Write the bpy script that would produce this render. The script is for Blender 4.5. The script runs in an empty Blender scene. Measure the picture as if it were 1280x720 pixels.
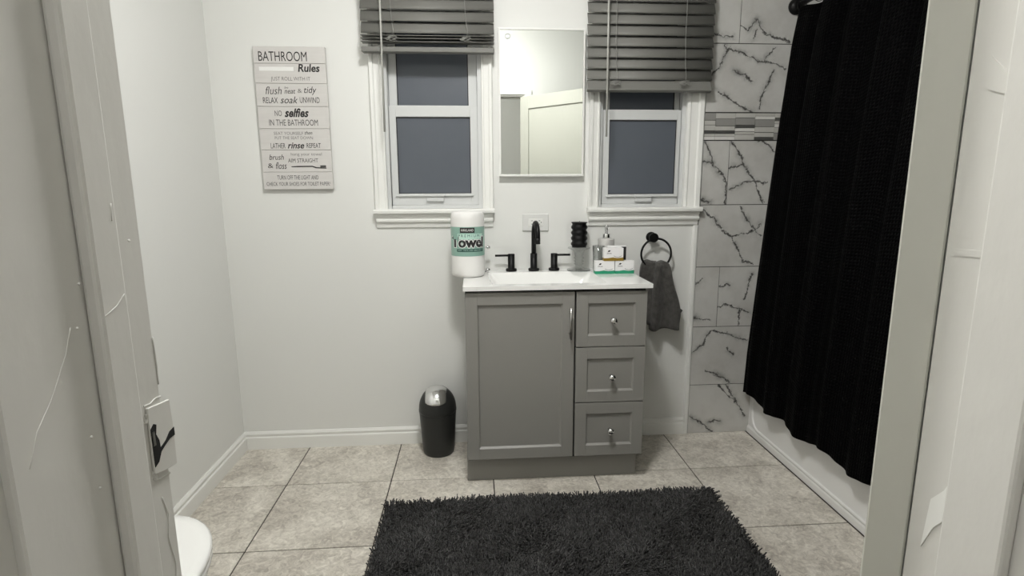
import bpy, bmesh, math, random
import numpy as np
from mathutils import Matrix, Vector
R = random.Random(7)
scene = bpy.context.scene
C = scene.collection
D = 2.678          # back wall, metres from the camera
CAM_H = 1.284

# ------------------------------------------------------------------ camera, world, exposure
cd = bpy.data.cameras.new('camera'); cam = bpy.data.objects.new('camera', cd); C.objects.link(cam)
cd.sensor_fit = 'HORIZONTAL'; cd.sensor_width = 36.0; cd.lens = 688.32 / 1280 * 36.0
cd.clip_start = 0.02
rt = Vector((0.997515, -0.070237, -0.0055107)); up = Vector((0.0179014, 0.1770314, 0.9840424)); fw = Vector((0.0681406, 0.9816958, -0.1778488))
cam.matrix_world = Matrix(((rt.x, up.x, -fw.x, 0), (rt.y, up.y, -fw.y, 0), (rt.z, up.z, -fw.z, CAM_H), (0, 0, 0, 1)))
scene.camera = cam
w = bpy.data.worlds.new('dusk'); scene.world = w; w.use_nodes = True
w.node_tree.nodes['Background'].inputs[0].default_value = (0.30, 0.36, 0.52, 1)   # blue dusk outside the windows
w.node_tree.nodes['Background'].inputs[1].default_value = 0.35
vs = scene.view_settings
vs.view_transform = 'Standard'; vs.look = 'None'; vs.gamma = 1.0; vs.use_curve_mapping = False
vs.exposure = 0.14
LAMP_POS = (0.04, 1.30, 2.6); LAMP_STRENGTH = 114.0
HALL_POS = (-0.22, 0.12, 2.5); HALL_STRENGTH = 56.0

# ------------------------------------------------------------------ material helpers
def lin(c):
    return tuple((v / 12.92 if v <= 0.04045 else ((v + 0.055) / 1.055) ** 2.4) for v in c)
def rgb(r, g, b): return lin((r / 255, g / 255, b / 255))
def pmat(name, col, rough=0.5, metal=0.0, var=None, bump=None, spec=0.5, coat=0.0, trans=0.0, ior=1.45, sheen=0.0, vscale=(1, 1, 1), coords='Object'):
    """col linear rgb; var=(scale, col2, contrast); bump=(scale, strength, distance)"""
    m = bpy.data.materials.new(name); m.use_nodes = True
    nt = m.node_tree; b = nt.nodes['Principled BSDF']
    b.inputs['Base Color'].default_value = (*col, 1); b.inputs['Roughness'].default_value = rough
    b.inputs['Metallic'].default_value = metal; b.inputs['Specular IOR Level'].default_value = spec
    b.inputs['Coat Weight'].default_value = coat; b.inputs['Coat Roughness'].default_value = 0.08
    b.inputs['Transmission Weight'].default_value = trans; b.inputs['IOR'].default_value = ior
    b.inputs['Sheen Weight'].default_value = sheen
    if var or bump:
        tc = nt.nodes.new('ShaderNodeTexCoord'); mp = nt.nodes.new('ShaderNodeMapping')
        mp.inputs['Scale'].default_value = vscale
        nt.links.new(tc.outputs[coords], mp.inputs[0])
    if var:
        n = nt.nodes.new('ShaderNodeTexNoise'); n.inputs['Scale'].default_value = var[0]; n.inputs['Detail'].default_value = 6; n.inputs['Roughness'].default_value = 0.6
        nt.links.new(mp.outputs[0], n.inputs[0])
        cr = nt.nodes.new('ShaderNodeValToRGB'); k = var[2] if len(var) > 2 else 0.25
        cr.color_ramp.elements[0].position = 0.5 - k; cr.color_ramp.elements[1].position = 0.5 + k
        cr.color_ramp.elements[0].color = (*col, 1); cr.color_ramp.elements[1].color = (*var[1], 1)
        nt.links.new(n.outputs[0], cr.inputs[0]); nt.links.new(cr.outputs[0], b.inputs['Base Color'])
    if bump:
        n2 = nt.nodes.new('ShaderNodeTexNoise'); n2.inputs['Scale'].default_value = bump[0]; n2.inputs['Detail'].default_value = 4
        nt.links.new(mp.outputs[0], n2.inputs[0])
        bp = nt.nodes.new('ShaderNodeBump'); bp.inputs['Strength'].default_value = bump[1]; bp.inputs['Distance'].default_value = bump[2] if len(bump) > 2 else 0.002
        nt.links.new(n2.outputs[0], bp.inputs['Height']); nt.links.new(bp.outputs[0], b.inputs['Normal'])
    return m
def emat(name, col, strength):
    m = bpy.data.materials.new(name); m.use_nodes = True; nt = m.node_tree
    b = nt.nodes['Principled BSDF']; b.inputs['Base Color'].default_value = (0.8, 0.8, 0.8, 1)
    b.inputs['Emission Color'].default_value = (*col, 1); b.inputs['Emission Strength'].default_value = strength
    return m

M = {}
M['wall'] = pmat('wall_paint', (0.785, 0.787, 0.762), 0.5, spec=0.35, bump=(90, 0.05, 0.001))
M['ceiling'] = pmat('ceiling_paint', (0.82, 0.82, 0.79), 0.8)
M['trim'] = pmat('white_trim_paint', (0.84, 0.84, 0.81), 0.3, bump=(40, 0.04, 0.001))
M['jamb'] = pmat('old_gloss_paint', (0.69, 0.68, 0.645), 0.38, var=(9, (0.65, 0.64, 0.605), 0.3), bump=(45, 0.22, 0.003), vscale=(1, 1, 0.5))
M['plate'] = pmat('white_plastic_plate', (0.74, 0.74, 0.72), 0.35)
M['doorpaint'] = pmat('old_off_white_door_paint', (0.55, 0.55, 0.495), 0.4, bump=(55, 0.3, 0.003), vscale=(1, 1, 0.35))
M['vinyl'] = pmat('white_vinyl', (0.64, 0.65, 0.645), 0.35)
M['pane'] = pmat('frosted_glass', (0.15, 0.165, 0.195), 0.35, trans=0.25, spec=0.4, var=(2.5, (0.12, 0.135, 0.16), 0.3))
M['gasket'] = pmat('dark_gasket', (0.03, 0.03, 0.03), 0.6)
M['grout'] = pmat('dark_grout', rgb(58, 53, 48), 0.9)
M['wgrout'] = pmat('grey_grout', rgb(58, 56, 53), 0.9)
M['vanity'] = pmat('grey_satin_lacquer', (0.275, 0.268, 0.25), 0.42, bump=(200, 0.02, 0.0005))
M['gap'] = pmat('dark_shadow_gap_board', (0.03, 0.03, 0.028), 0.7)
M['quartz'] = pmat('white_glossy_cultured_marble', (0.88, 0.88, 0.86), 0.12, coat=0.3)
M['black'] = pmat('matte_black_metal', (0.004, 0.004, 0.004), 0.45, spec=0.3)
M['chrome'] = pmat('chrome', (0.75, 0.75, 0.75), 0.12, 1.0)
M['nickel'] = pmat('brushed_nickel', (0.36, 0.355, 0.34), 0.32, 1.0)
def glass_mat():
    m = bpy.data.materials.new('clear_glass'); m.use_nodes = True; nt = m.node_tree; L = nt.links.new
    nt.nodes.remove(nt.nodes['Principled BSDF']); out = nt.nodes['Material Output']
    t = nt.nodes.new('ShaderNodeBsdfTransparent'); t.inputs[0].default_value = (0.91, 0.92, 0.915, 1)
    g = nt.nodes.new('ShaderNodeBsdfGlossy'); g.inputs['Roughness'].default_value = 0.03; g.inputs[0].default_value = (0.8, 0.8, 0.8, 1)
    lw = nt.nodes.new('ShaderNodeLayerWeight'); lw.inputs[0].default_value = 0.5
    pw = nt.nodes.new('ShaderNodeMath'); pw.operation = 'POWER'; pw.inputs[1].default_value = 2.0; L(lw.outputs['Facing'], pw.inputs[0])
    sc = nt.nodes.new('ShaderNodeMath'); sc.operation = 'MULTIPLY_ADD'; sc.inputs[1].default_value = 0.75; sc.inputs[2].default_value = 0.09; L(pw.outputs[0], sc.inputs[0])
    mx = nt.nodes.new('ShaderNodeMixShader'); L(sc.outputs[0], mx.inputs[0]); L(t.outputs[0], mx.inputs[1]); L(g.outputs[0], mx.inputs[2]); L(mx.outputs[0], out.inputs[0])
    return m
M['glass'] = glass_mat()
M['blind'] = pmat('grey_faux_wood', (0.185, 0.183, 0.168), 0.5, var=(6, (0.165, 0.163, 0.15), 0.3), vscale=(1, 20, 20))
M['cord'] = pmat('grey_cord', (0.27, 0.27, 0.25), 0.8)
M['wand'] = pmat('clear_grey_plastic_wand', (0.42, 0.42, 0.39), 0.3)
M['mirror'] = pmat('mirror_silver', (0.86, 0.88, 0.85), 0.0, 1.0)
M['binp'] = pmat('black_plastic', (0.020, 0.021, 0.020), 0.42)
M['towel'] = pmat('grey_terry', (0.105, 0.10, 0.092), 0.95, var=(45, (0.05, 0.047, 0.043), 0.18), bump=(260, 1.0, 0.006), sheen=0.2)
M['porcelain'] = pmat('white_porcelain', (0.85, 0.85, 0.83), 0.12, coat=0.3)
M['tub'] = pmat('white_acrylic', (0.86, 0.855, 0.84), 0.25)
M['rugpile'] = pmat('charcoal_shag_yarn', (0.012, 0.0115, 0.011), 0.9, var=(30, (0.040, 0.039, 0.038), 0.16), sheen=0.15)
M['rugback'] = pmat('charcoal_rug_backing', (0.008, 0.008, 0.008), 0.95)
M['plank'] = pmat('whitewashed_plank_print', (0.62, 0.60, 0.58), 0.6, var=(10, (0.67, 0.65, 0.63), 0.3), vscale=(1, 6, 12))
M['ink'] = pmat('black_ink', (0.018, 0.017, 0.017), 0.6)
M['inkgrey'] = pmat('grey_ink', (0.075, 0.072, 0.07), 0.6)
M['whiteprint'] = pmat('white_print', (0.85, 0.85, 0.83), 0.6)
M['paper'] = pmat('white_paper', (0.84, 0.83, 0.81), 0.6, bump=(60, 0.3, 0.002), coat=0.35)
M['teal'] = pmat('teal_print', rgb(140, 176, 163), 0.35, coat=0.3)
M['paleteal'] = pmat('pale_teal_print', rgb(190, 222, 210), 0.35)
M['darkteal'] = pmat('dark_teal_print', rgb(28, 74, 66), 0.4)
M['blackcandle'] = pmat('black_wax', (0.003, 0.003, 0.003), 0.35, spec=0.3)
M['marblew'] = pmat('pale_grey_marble', (0.72, 0.71, 0.69), 0.25, var=(22, (0.48, 0.47, 0.45), 0.22))
M['card'] = pmat('white_soap_carton', (0.84, 0.83, 0.83), 0.4)
M['green'] = pmat('green_print', rgb(40, 150, 112), 0.4)
M['gold'] = pmat('gold_print', rgb(138, 112, 34), 0.4)
M['darkhole'] = pmat('dark_latch_cavity', (0.006, 0.006, 0.006), 0.8)
M['hallfloor'] = pmat('hall_floor_boards', (0.25, 0.2, 0.15), 0.5, var=(5, (0.2, 0.16, 0.12), 0.3))
M['mos1'] = pmat('mosaic_pale_stone', (0.52, 0.51, 0.48), 0.2)
M['mos2'] = pmat('mosaic_grey_glass', (0.30, 0.295, 0.28), 0.15)
M['mos3'] = pmat('mosaic_dark_steel', (0.20, 0.20, 0.19), 0.3, 0.6)
M['mos4'] = pmat('mosaic_bright_glass', (0.70, 0.69, 0.66), 0.12)
# floor stone: two noise layers, tinted per tile
def floor_mat():
    m = bpy.data.materials.new('taupe_stone_tile'); m.use_nodes = True; nt = m.node_tree; b = nt.nodes['Principled BSDF']
    L = nt.links.new
    g = nt.nodes.new('ShaderNodeNewGeometry'); oi = nt.nodes.new('ShaderNodeObjectInfo')
    add = nt.nodes.new('ShaderNodeVectorMath'); add.operation = 'MULTIPLY_ADD'
    comb = nt.nodes.new('ShaderNodeCombineXYZ'); L(oi.outputs['Random'], comb.inputs[2])
    add.inputs[1].default_value = (1, 1, 1); L(g.outputs['Position'], add.inputs[0]); 
    sc = nt.nodes.new('ShaderNodeVectorMath'); sc.operation = 'SCALE'; sc.inputs[3].default_value = 13.0; L(comb.outputs[0], sc.inputs[0]); L(sc.outputs[0], add.inputs[2])
    def noise(s, d, r, dist=0):
        n = nt.nodes.new('ShaderNodeTexNoise'); n.inputs['Scale'].default_value = s; n.inputs['Detail'].default_value = d; n.inputs['Roughness'].default_value = r; n.inputs['Distortion'].default_value = dist
        L(add.outputs[0], n.inputs[0]); return n
    a = noise(4.5, 5, 0.62, 0.8); f = noise(38, 8, 0.75, 1.2)
    mm = nt.nodes.new('ShaderNodeMath'); mm.operation = 'MULTIPLY_ADD'; mm.inputs[1].default_value = 0.8; L(f.outputs[0], mm.inputs[0])
    m2 = nt.nodes.new('ShaderNodeMath'); m2.operation = 'MULTIPLY'; m2.inputs[1].default_value = 0.5; L(a.outputs[0], m2.inputs[0]); L(m2.outputs[0], mm.inputs[2])
    cr = nt.nodes.new('ShaderNodeValToRGB'); e = cr.color_ramp.elements
    e[0].position = 0.50; e[0].color = (*rgb(164, 157, 147), 1); e[1].position = 0.82; e[1].color = (*rgb(237, 232, 222), 1)
    x = cr.color_ramp.elements.new(0.645); x.color = (*rgb(203, 197, 186), 1)
    L(mm.outputs[0], cr.inputs[0]); L(cr.outputs[0], b.inputs['Base Color'])
    b.inputs['Roughness'].default_value = 0.42
    bp = nt.nodes.new('ShaderNodeBump'); bp.inputs['Strength'].default_value = 0.25; bp.inputs['Distance'].default_value = 0.002
    L(f.outputs[0], bp.inputs['Height']); L(bp.outputs[0], b.inputs['Normal'])
    return m
M['stone'] = floor_mat()
# curtain: waffle relief
def curtain_mat():
    m = bpy.data.materials.new('black_waffle_cloth'); m.use_nodes = True; nt = m.node_tree; b = nt.nodes['Principled BSDF']; L = nt.links.new
    b.inputs['Base Color'].default_value = (0.0007, 0.0007, 0.0009, 1); b.inputs['Roughness'].default_value = 0.75; b.inputs['Sheen Weight'].default_value = 0.0; b.inputs['Specular IOR Level'].default_value = 0.06
    uv = nt.nodes.new('ShaderNodeTexCoord'); mp = nt.nodes.new('ShaderNodeMapping'); mp.inputs['Scale'].default_value = (1, 1, 1); L(uv.outputs['UV'], mp.inputs[0])
    sep = nt.nodes.new('ShaderNodeSeparateXYZ'); L(mp.outputs[0], sep.inputs[0])
    def sn(o):
        k = nt.nodes.new('ShaderNodeMath'); k.operation = 'MULTIPLY'; k.inputs[1].default_value = 2 * math.pi / 0.013; L(o, k.inputs[0])
        s = nt.nodes.new('ShaderNodeMath'); s.operation = 'SINE'; L(k.outputs[0], s.inputs[0]); return s
    a, c = sn(sep.outputs[0]), sn(sep.outputs[1])
    p = nt.nodes.new('ShaderNodeMath'); p.operation = 'MAXIMUM'; L(a.outputs[0], p.inputs[0]); L(c.outputs[0], p.inputs[1])
    bp = nt.nodes.new('ShaderNodeBump'); bp.inputs['Strength'].default_value = 0.8; bp.inputs['Distance'].default_value = 0.004
    L(p.outputs[0], bp.inputs['Height']); L(bp.outputs[0], b.inputs['Normal'])
    return m
M['curtain'] = curtain_mat()
# wall tile marble: veins run along given polylines (x, z in metres on the wall)
def seg_group():
    g = bpy.data.node_groups.new('segment_distance', 'ShaderNodeTree')
    for n in ('P', 'A', 'B'): g.interface.new_socket(n, in_out='INPUT', socket_type='NodeSocketVector')
    g.interface.new_socket('D', in_out='OUTPUT', socket_type='NodeSocketFloat')
    i = g.nodes.new('NodeGroupInput'); o = g.nodes.new('NodeGroupOutput'); L = g.links.new
    def vm(op, a, b=None):
        n = g.nodes.new('ShaderNodeVectorMath'); n.operation = op; L(a, n.inputs[0])
        if b is not None: L(b, n.inputs[1])
        return n
    pa = vm('SUBTRACT', i.outputs['P'], i.outputs['A']); ba = vm('SUBTRACT', i.outputs['B'], i.outputs['A'])
    d1 = vm('DOT_PRODUCT', pa.outputs[0], ba.outputs[0]); d2 = vm('DOT_PRODUCT', ba.outputs[0], ba.outputs[0])
    dv = g.nodes.new('ShaderNodeMath'); dv.operation = 'DIVIDE'; dv.use_clamp = True; L(d1.outputs['Value'], dv.inputs[0]); L(d2.outputs['Value'], dv.inputs[1])
    s = g.nodes.new('ShaderNodeVectorMath'); s.operation = 'SCALE'; L(ba.outputs[0], s.inputs[0]); L(dv.outputs[0], s.inputs['Scale'])
    e = vm('SUBTRACT', pa.outputs[0], s.outputs[0]); ln = vm('LENGTH', e.outputs[0]); L(ln.outputs['Value'], o.inputs['D'])
    return g
SEG = seg_group()
def marble_mat(name, lines):
    m = bpy.data.materials.new(name); m.use_nodes = True; nt = m.node_tree; b = nt.nodes['Principled BSDF']; L = nt.links.new
    g = nt.nodes.new('ShaderNodeNewGeometry')
    def noise(s, d, col=False):
        n = nt.nodes.new('ShaderNodeTexNoise'); n.inputs['Scale'].default_value = s; n.inputs['Detail'].default_value = d; n.inputs['Roughness'].default_value = 0.65
        L(g.outputs['Position'], n.inputs[0]); return n
    def vmath(op, a, bb):
        n = nt.nodes.new('ShaderNodeVectorMath'); n.operation = op
        for k, v in enumerate((a, bb)):
            if isinstance(v, tuple): n.inputs[k].default_value = v
            else: L(v, n.inputs[k])
        return n.outputs[0]
    def math_(op, a, bb, clamp=False):
        n = nt.nodes.new('ShaderNodeMath'); n.operation = op; n.use_clamp = clamp
        for k, v in enumerate((a, bb)):
            if isinstance(v, (int, float)): n.inputs[k].default_value = v
            else: L(v, n.inputs[k])
        return n.outputs[0]
    n1 = noise(26, 6); off = vmath('MULTIPLY', vmath('SUBTRACT', n1.outputs['Color'], (0.5, 0.5, 0.5)), (0.045, 0, 0.045))
    n1b = noise(110, 4); off2 = vmath('MULTIPLY', vmath('SUBTRACT', n1b.outputs['Color'], (0.5, 0.5, 0.5)), (0.016, 0, 0.016))
    P = vmath('ADD', vmath('ADD', vmath('MULTIPLY', g.outputs['Position'], (1, 0, 1)), off), off2)
    dist = None
    for pl in lines:
        for a, c in zip(pl[:-1], pl[1:]):
            s = nt.nodes.new('ShaderNodeGroup'); s.node_tree = SEG; L(P, s.inputs['P'])
            s.inputs['A'].default_value = (a[0], 0, a[1]); s.inputs['B'].default_value = (c[0], 0, c[1])
            dist = s.outputs[0] if dist is None else math_('MINIMUM', dist, s.outputs[0])
    nw = noise(30, 3)
    wid = math_('MULTIPLY_ADD' if False else 'MULTIPLY', math_('SUBTRACT', nw.outputs[0], 0.27), 0.024)
    wid = math_('MAXIMUM', wid, 0.0012)
    core = math_('SUBTRACT', 1.0, math_('DIVIDE', dist, wid), True)
    core = math_('POWER', core, 0.6)
    nh = noise(14, 5)
    halo = math_('SUBTRACT', 1.0, math_('DIVIDE', dist, 0.035), True)
    halo = math_('MULTIPLY', math_('MULTIPLY', halo, halo), math_('MULTIPLY', math_('SUBTRACT', nh.outputs[0], 0.42, True), 2.6, True), True)
    tot = math_('MAXIMUM', math_('MULTIPLY', core, 0.97), halo)
    # background cloud
    cl = noise(5, 6)
    cr = nt.nodes.new('ShaderNodeValToRGB'); e = cr.color_ramp.elements
    e[0].position = 0.3; e[0].color = (0.50, 0.49, 0.465, 1); e[1].position = 0.6; e[1].color = (0.60, 0.595, 0.57, 1); L(cl.outputs[0], cr.inputs[0])
    mx = nt.nodes.new('ShaderNodeMix'); mx.data_type = 'RGBA'; L(tot, mx.inputs[0]); L(cr.outputs[0], mx.inputs[6]); mx.inputs[7].default_value = (0.018, 0.017, 0.016, 1)
    L(mx.outputs[2], b.inputs['Base Color']); b.inputs['Roughness'].default_value = 0.22
    return m

# ------------------------------------------------------------------ mesh helpers
class MB:
    def __init__(s): s.v = []; s.f = []; s.uv = None; s.sm = []
    def add(s, vs, fs, smooth=False):
        o = len(s.v); s.v += [tuple(p) for p in vs]; s.f += [tuple(i + o for i in f) for f in fs]; s.sm += [smooth] * len(fs); return s
    def box(s, x0, x1, y0, y1, z0, z1):
        return s.add([(x0, y0, z0), (x1, y0, z0), (x1, y1, z0), (x0, y1, z0), (x0, y0, z1), (x1, y0, z1), (x1, y1, z1), (x0, y1, z1)],
                     [(0, 3, 2, 1), (4, 5, 6, 7), (0, 1, 5, 4), (1, 2, 6, 5), (2, 3, 7, 6), (3, 0, 4, 7)])
    def prism(s, prof, axis, a, b, smooth=False):
        """prof: CCW list of 2-D points; axis 'x': (y,z), 'y': (x,z), 'z': (x,y)"""
        def P(p, t): return {'x': (t, p[0], p[1]), 'y': (p[0], t, p[1]), 'z': (p[0], p[1], t)}[axis]
        n = len(prof); vs = [P(p, a) for p in prof] + [P(p, b) for p in prof]
        s.add(vs, [(i, (i + 1) % n, n + (i + 1) % n, n + i) for i in range(n)], smooth)
        s.add(vs, [tuple(range(n))[::-1], tuple(range(n, 2 * n))]); return s
    def loft(s, rings, cap0=True, cap1=True, smooth=True):
        n = len(rings[0]); vs = [p for r in rings for p in r]; fs = []
        for k in range(len(rings) - 1):
            for i in range(n):
                j = (i + 1) % n; fs.append((k * n + i, k * n + j, (k + 1) * n + j, (k + 1) * n + i))
        s.add(vs, fs, smooth)
        if cap0: s.add(rings[0], [tuple(range(n))[::-1]])
        if cap1: s.add(rings[-1], [tuple(range(n))])
        return s
    def lathe(s, prof, c=(0, 0, 0), n=32, cap0=True, cap1=True):
        rings = [[(c[0] + r * math.cos(2 * math.pi * i / n), c[1] + r * math.sin(2 * math.pi * i / n), c[2] + z) for i in range(n)] for r, z in prof]
        return s.loft(rings, cap0, cap1)
    def tube(s, pts, r, n=10, closed=False):
        pts = [Vector(p) for p in pts]; rs = r if isinstance(r, (list, tuple)) else [r] * len(pts); rings = []; N = len(pts)
        u = None
        for i, p in enumerate(pts):
            a = pts[(i - 1) % N] if closed or i else p; b = pts[(i + 1) % N] if closed or i < N - 1 else p
            t = (b - a).normalized()
            if u is None: u = t.orthogonal().normalized()
            u = (u - t * u.dot(t)).normalized(); vv = t.cross(u)
            rings.append([p + (u * math.cos(2 * math.pi * k / n) + vv * math.sin(2 * math.pi * k / n)) * rs[i] for k in range(n)])
        if closed: rings.append(rings[0]); return s.loft(rings, False, False)
        return s.loft(rings)
    def grid(s, fn, nu, nv, smooth=True, uvfn=None):
        vs = [fn(i / nu, j / nv) for j in range(nv + 1) for i in range(nu + 1)]
        fs = [(j * (nu + 1) + i, j * (nu + 1) + i + 1, (j + 1) * (nu + 1) + i + 1, (j + 1) * (nu + 1) + i) for j in range(nv) for i in range(nu)]
        s.add(vs, fs, smooth)
        if uvfn: s.uv = [uvfn(i / nu, j / nv) for j in range(nv + 1) for i in range(nu + 1)]
        return s
    def mesh(s, name, mat, off=(0, 0, 0), bevel=0, seg=1, fix=True):
        me = bpy.data.meshes.new(name)
        me.from_pydata([(p[0] - off[0], p[1] - off[1], p[2] - off[2]) for p in s.v], [], s.f)
        me.polygons.foreach_set('use_smooth', s.sm)
        if s.uv:
            ul = me.uv_layers.new(name='UVMap')
            for l in me.loops: ul.data[l.index].uv = s.uv[l.vertex_index]
        bm = bmesh.new(); bm.from_mesh(me)
        bmesh.ops.remove_doubles(bm, verts=bm.verts, dist=1e-6)
        if fix: bmesh.ops.recalc_face_normals(bm, faces=bm.faces)
        if bevel: bmesh.ops.bevel(bm, geom=list(bm.edges), offset=bevel, segments=seg, affect='EDGES', profile=0.5)
        bm.to_mesh(me); bm.free()
        if mat: me.materials.append(mat)
        return me
    def build(s, name, mat, parent=None, bevel=0, seg=1, org=None, fix=True):
        off = org if org is not None else (parent.location if parent else (0, 0, 0))
        if parent is not None and org is None: off = WORG.get(parent.name, tuple(parent.location))
        me = s.mesh(name, M[mat] if isinstance(mat, str) else mat, off, bevel, seg, fix)
        o = bpy.data.objects.new(name, me); C.objects.link(o)
        if parent is None: o.location = off; WORG[o.name] = tuple(off)
        else:
            o.parent = parent; po = WORG.get(parent.name, (0, 0, 0)); o.location = tuple(off[k] - po[k] for k in range(3)); WORG[o.name] = tuple(off)
        return o
WORG = {}
def thing(name, loc=(0, 0, 0)):
    o = bpy.data.objects.new(name, None); C.objects.link(o); o.location = loc; o.empty_display_size = 0.05; WORG[o.name] = tuple(loc); return o
def tag(o, label, cat=None, group=None, kind=None):
    if label: o['label'] = label
    if cat: o['category'] = cat
    if group: o['group'] = group
    if kind: o['kind'] = kind
    return o
def ring_pts(cx, cy, z, rx, ry, n=32, p=2.0, rot=0):
    out = []
    for i in range(n):
        a = 2 * math.pi * i / n; c, s_ = math.cos(a), math.sin(a)
        out.append((cx + rx * math.copysign(abs(c) ** (2 / p), c), cy + ry * math.copysign(abs(s_) ** (2 / p), s_), z))
    return out
def text_verts(txt, offset=0.0, shear=0.0, bold=0.0):
    cu = bpy.data.curves.new('t', 'FONT'); cu.body = txt; cu.shear = shear; cu.offset = offset; cu.resolution_u = 3
    o = bpy.data.objects.new('t', cu); C.objects.link(o)
    dg = bpy.context.evaluated_depsgraph_get(); me = bpy.data.meshes.new_from_object(o.evaluated_get(dg))
    v = [(p.co.x, p.co.y) for p in me.vertices]; f = [tuple(p.vertices) for p in me.polygons]
    bpy.data.objects.remove(o); bpy.data.curves.remove(cu); bpy.data.meshes.remove(me)
    return v, f

# ------------------------------------------------------------------ structure: room shell
XL, XR = -1.164, 2.215          # left wall, wall behind the tub
TUBX = 1.437                    # tub apron
YF0, YF1 = 0.322, 0.478         # doorway wall, hall face and bathroom face
JL, JR = -0.276, 0.435          # door jamb faces
ZC = 2.62
DOORH = 2.045
# window openings (x0, x1)
WIN = [dict(op=(-0.402, 0.048), gl=(-0.352, -0.006), cas=(-0.460, 0.099)), dict(op=(0.608, 1.030), gl=(0.661, 0.994), cas=(0.556, 1.112))]
WZ0, WZ1 = 1.19, 2.10
b = MB()
xs = [XL - 0.12, WIN[0]['op'][0], WIN[0]['op'][1], WIN[1]['op'][0], WIN[1]['op'][1], XR + 0.12]
for i in range(5):
    if i in (1, 3):
        b.box(xs[i], xs[i + 1], D, D + 0.14, -0.05, WZ0); b.box(xs[i], xs[i + 1], D, D + 0.14, WZ1, ZC)
    else: b.box(xs[i], xs[i + 1], D, D + 0.14, -0.05, ZC)
wall_back = tag(b.build('wall_back', 'wall'), 'white painted back wall with two windows above the vanity', 'wall', kind='structure')
tag(MB().box(XL - 0.12, XL, YF0, D, -0.05, ZC).build('wall_left', 'wall'), 'plain white painted wall on the left, behind the toilet', 'wall', kind='structure')
tag(MB().box(XR, XR + 0.12, YF0, D, -0.05, ZC).build('wall_right', 'wall'), 'white wall behind the bathtub and black curtain', 'wall', kind='structure')
b = MB(); b.box(XL - 0.12, JL - 0.02, YF0, YF1, -0.05, ZC); b.box(JR + 0.02, XR + 0.12, YF0, YF1, -0.05, ZC); b.box(JL - 0.02, JR + 0.02, YF0, YF1, DOORH + 0.02, ZC)
tag(b.build('wall_front', 'wall'), 'white wall around the doorway, seen in the mirror', 'wall', kind='structure')
tag(MB().box(XL - 0.12, XR + 0.12, -1.45, D + 0.14, ZC, ZC + 0.1).build('ceiling', 'ceiling'), 'plain white ceiling above the bathroom', 'ceiling', kind='structure')
b = MB(); b.box(XL - 0.12, XR + 0.12, -1.45, -1.33, -0.05, ZC)
tag(b.build('wall_hall_back', 'wall'), 'white hallway wall seen through the doorway in the mirror', 'wall', kind='structure')
b = MB(); b.box(-1.1, -1.0, -1.33, YF0, -0.05, ZC)
tag(b.build('wall_hall_left', 'wall'), 'white hallway wall beside the doorway on the left', 'wall', kind='structure')
b = MB(); b.box(1.4, 1.5, -1.33, YF0, -0.05, ZC)
tag(b.build('wall_hall_right', 'wall'), 'white hallway wall beside the doorway on the right', 'wall', kind='structure')
tag(MB().box(-1.1, 1.5, -1.45, YF1, -0.05, -0.004).build('floor_hall', 'hallfloor'), 'brown hallway floor this side of the doorway', 'floor', kind='structure')
# floor with tiles
fl = tag(MB().box(XL, XR, YF1, D, -0.05, -0.003).build('floor', 'grout'), 'floor of square taupe stone tiles with dark joints', 'floor', kind='structure')
T = 0.457; tx = [XL] + [-0.8436 + k * T for k in range(5)] + [TUBX - 0.004]; ty = [YF1] + [2.305 - k * T for k in (3, 2, 1, 0)] + [D]
cache = {}
for i in range(len(tx) - 1):
    for j in range(len(ty) - 1):
        g = 0.0024; sx, sy = tx[i + 1] - tx[i] - 2 * g, ty[j + 1] - ty[j] - 2 * g
        key = (round(sx, 3), round(sy, 3))
        if key not in cache: cache[key] = MB().box(-sx / 2, sx / 2, -sy / 2, sy / 2, -0.009, 0).mesh('floor_tile', M['stone'], bevel=0.0012)
        o = bpy.data.objects.new('floor_tile', cache[key]); C.objects.link(o); o.parent = fl; o.location = ((tx[i] + tx[i + 1]) / 2, (ty[j] + ty[j + 1]) / 2, 0)
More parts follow.
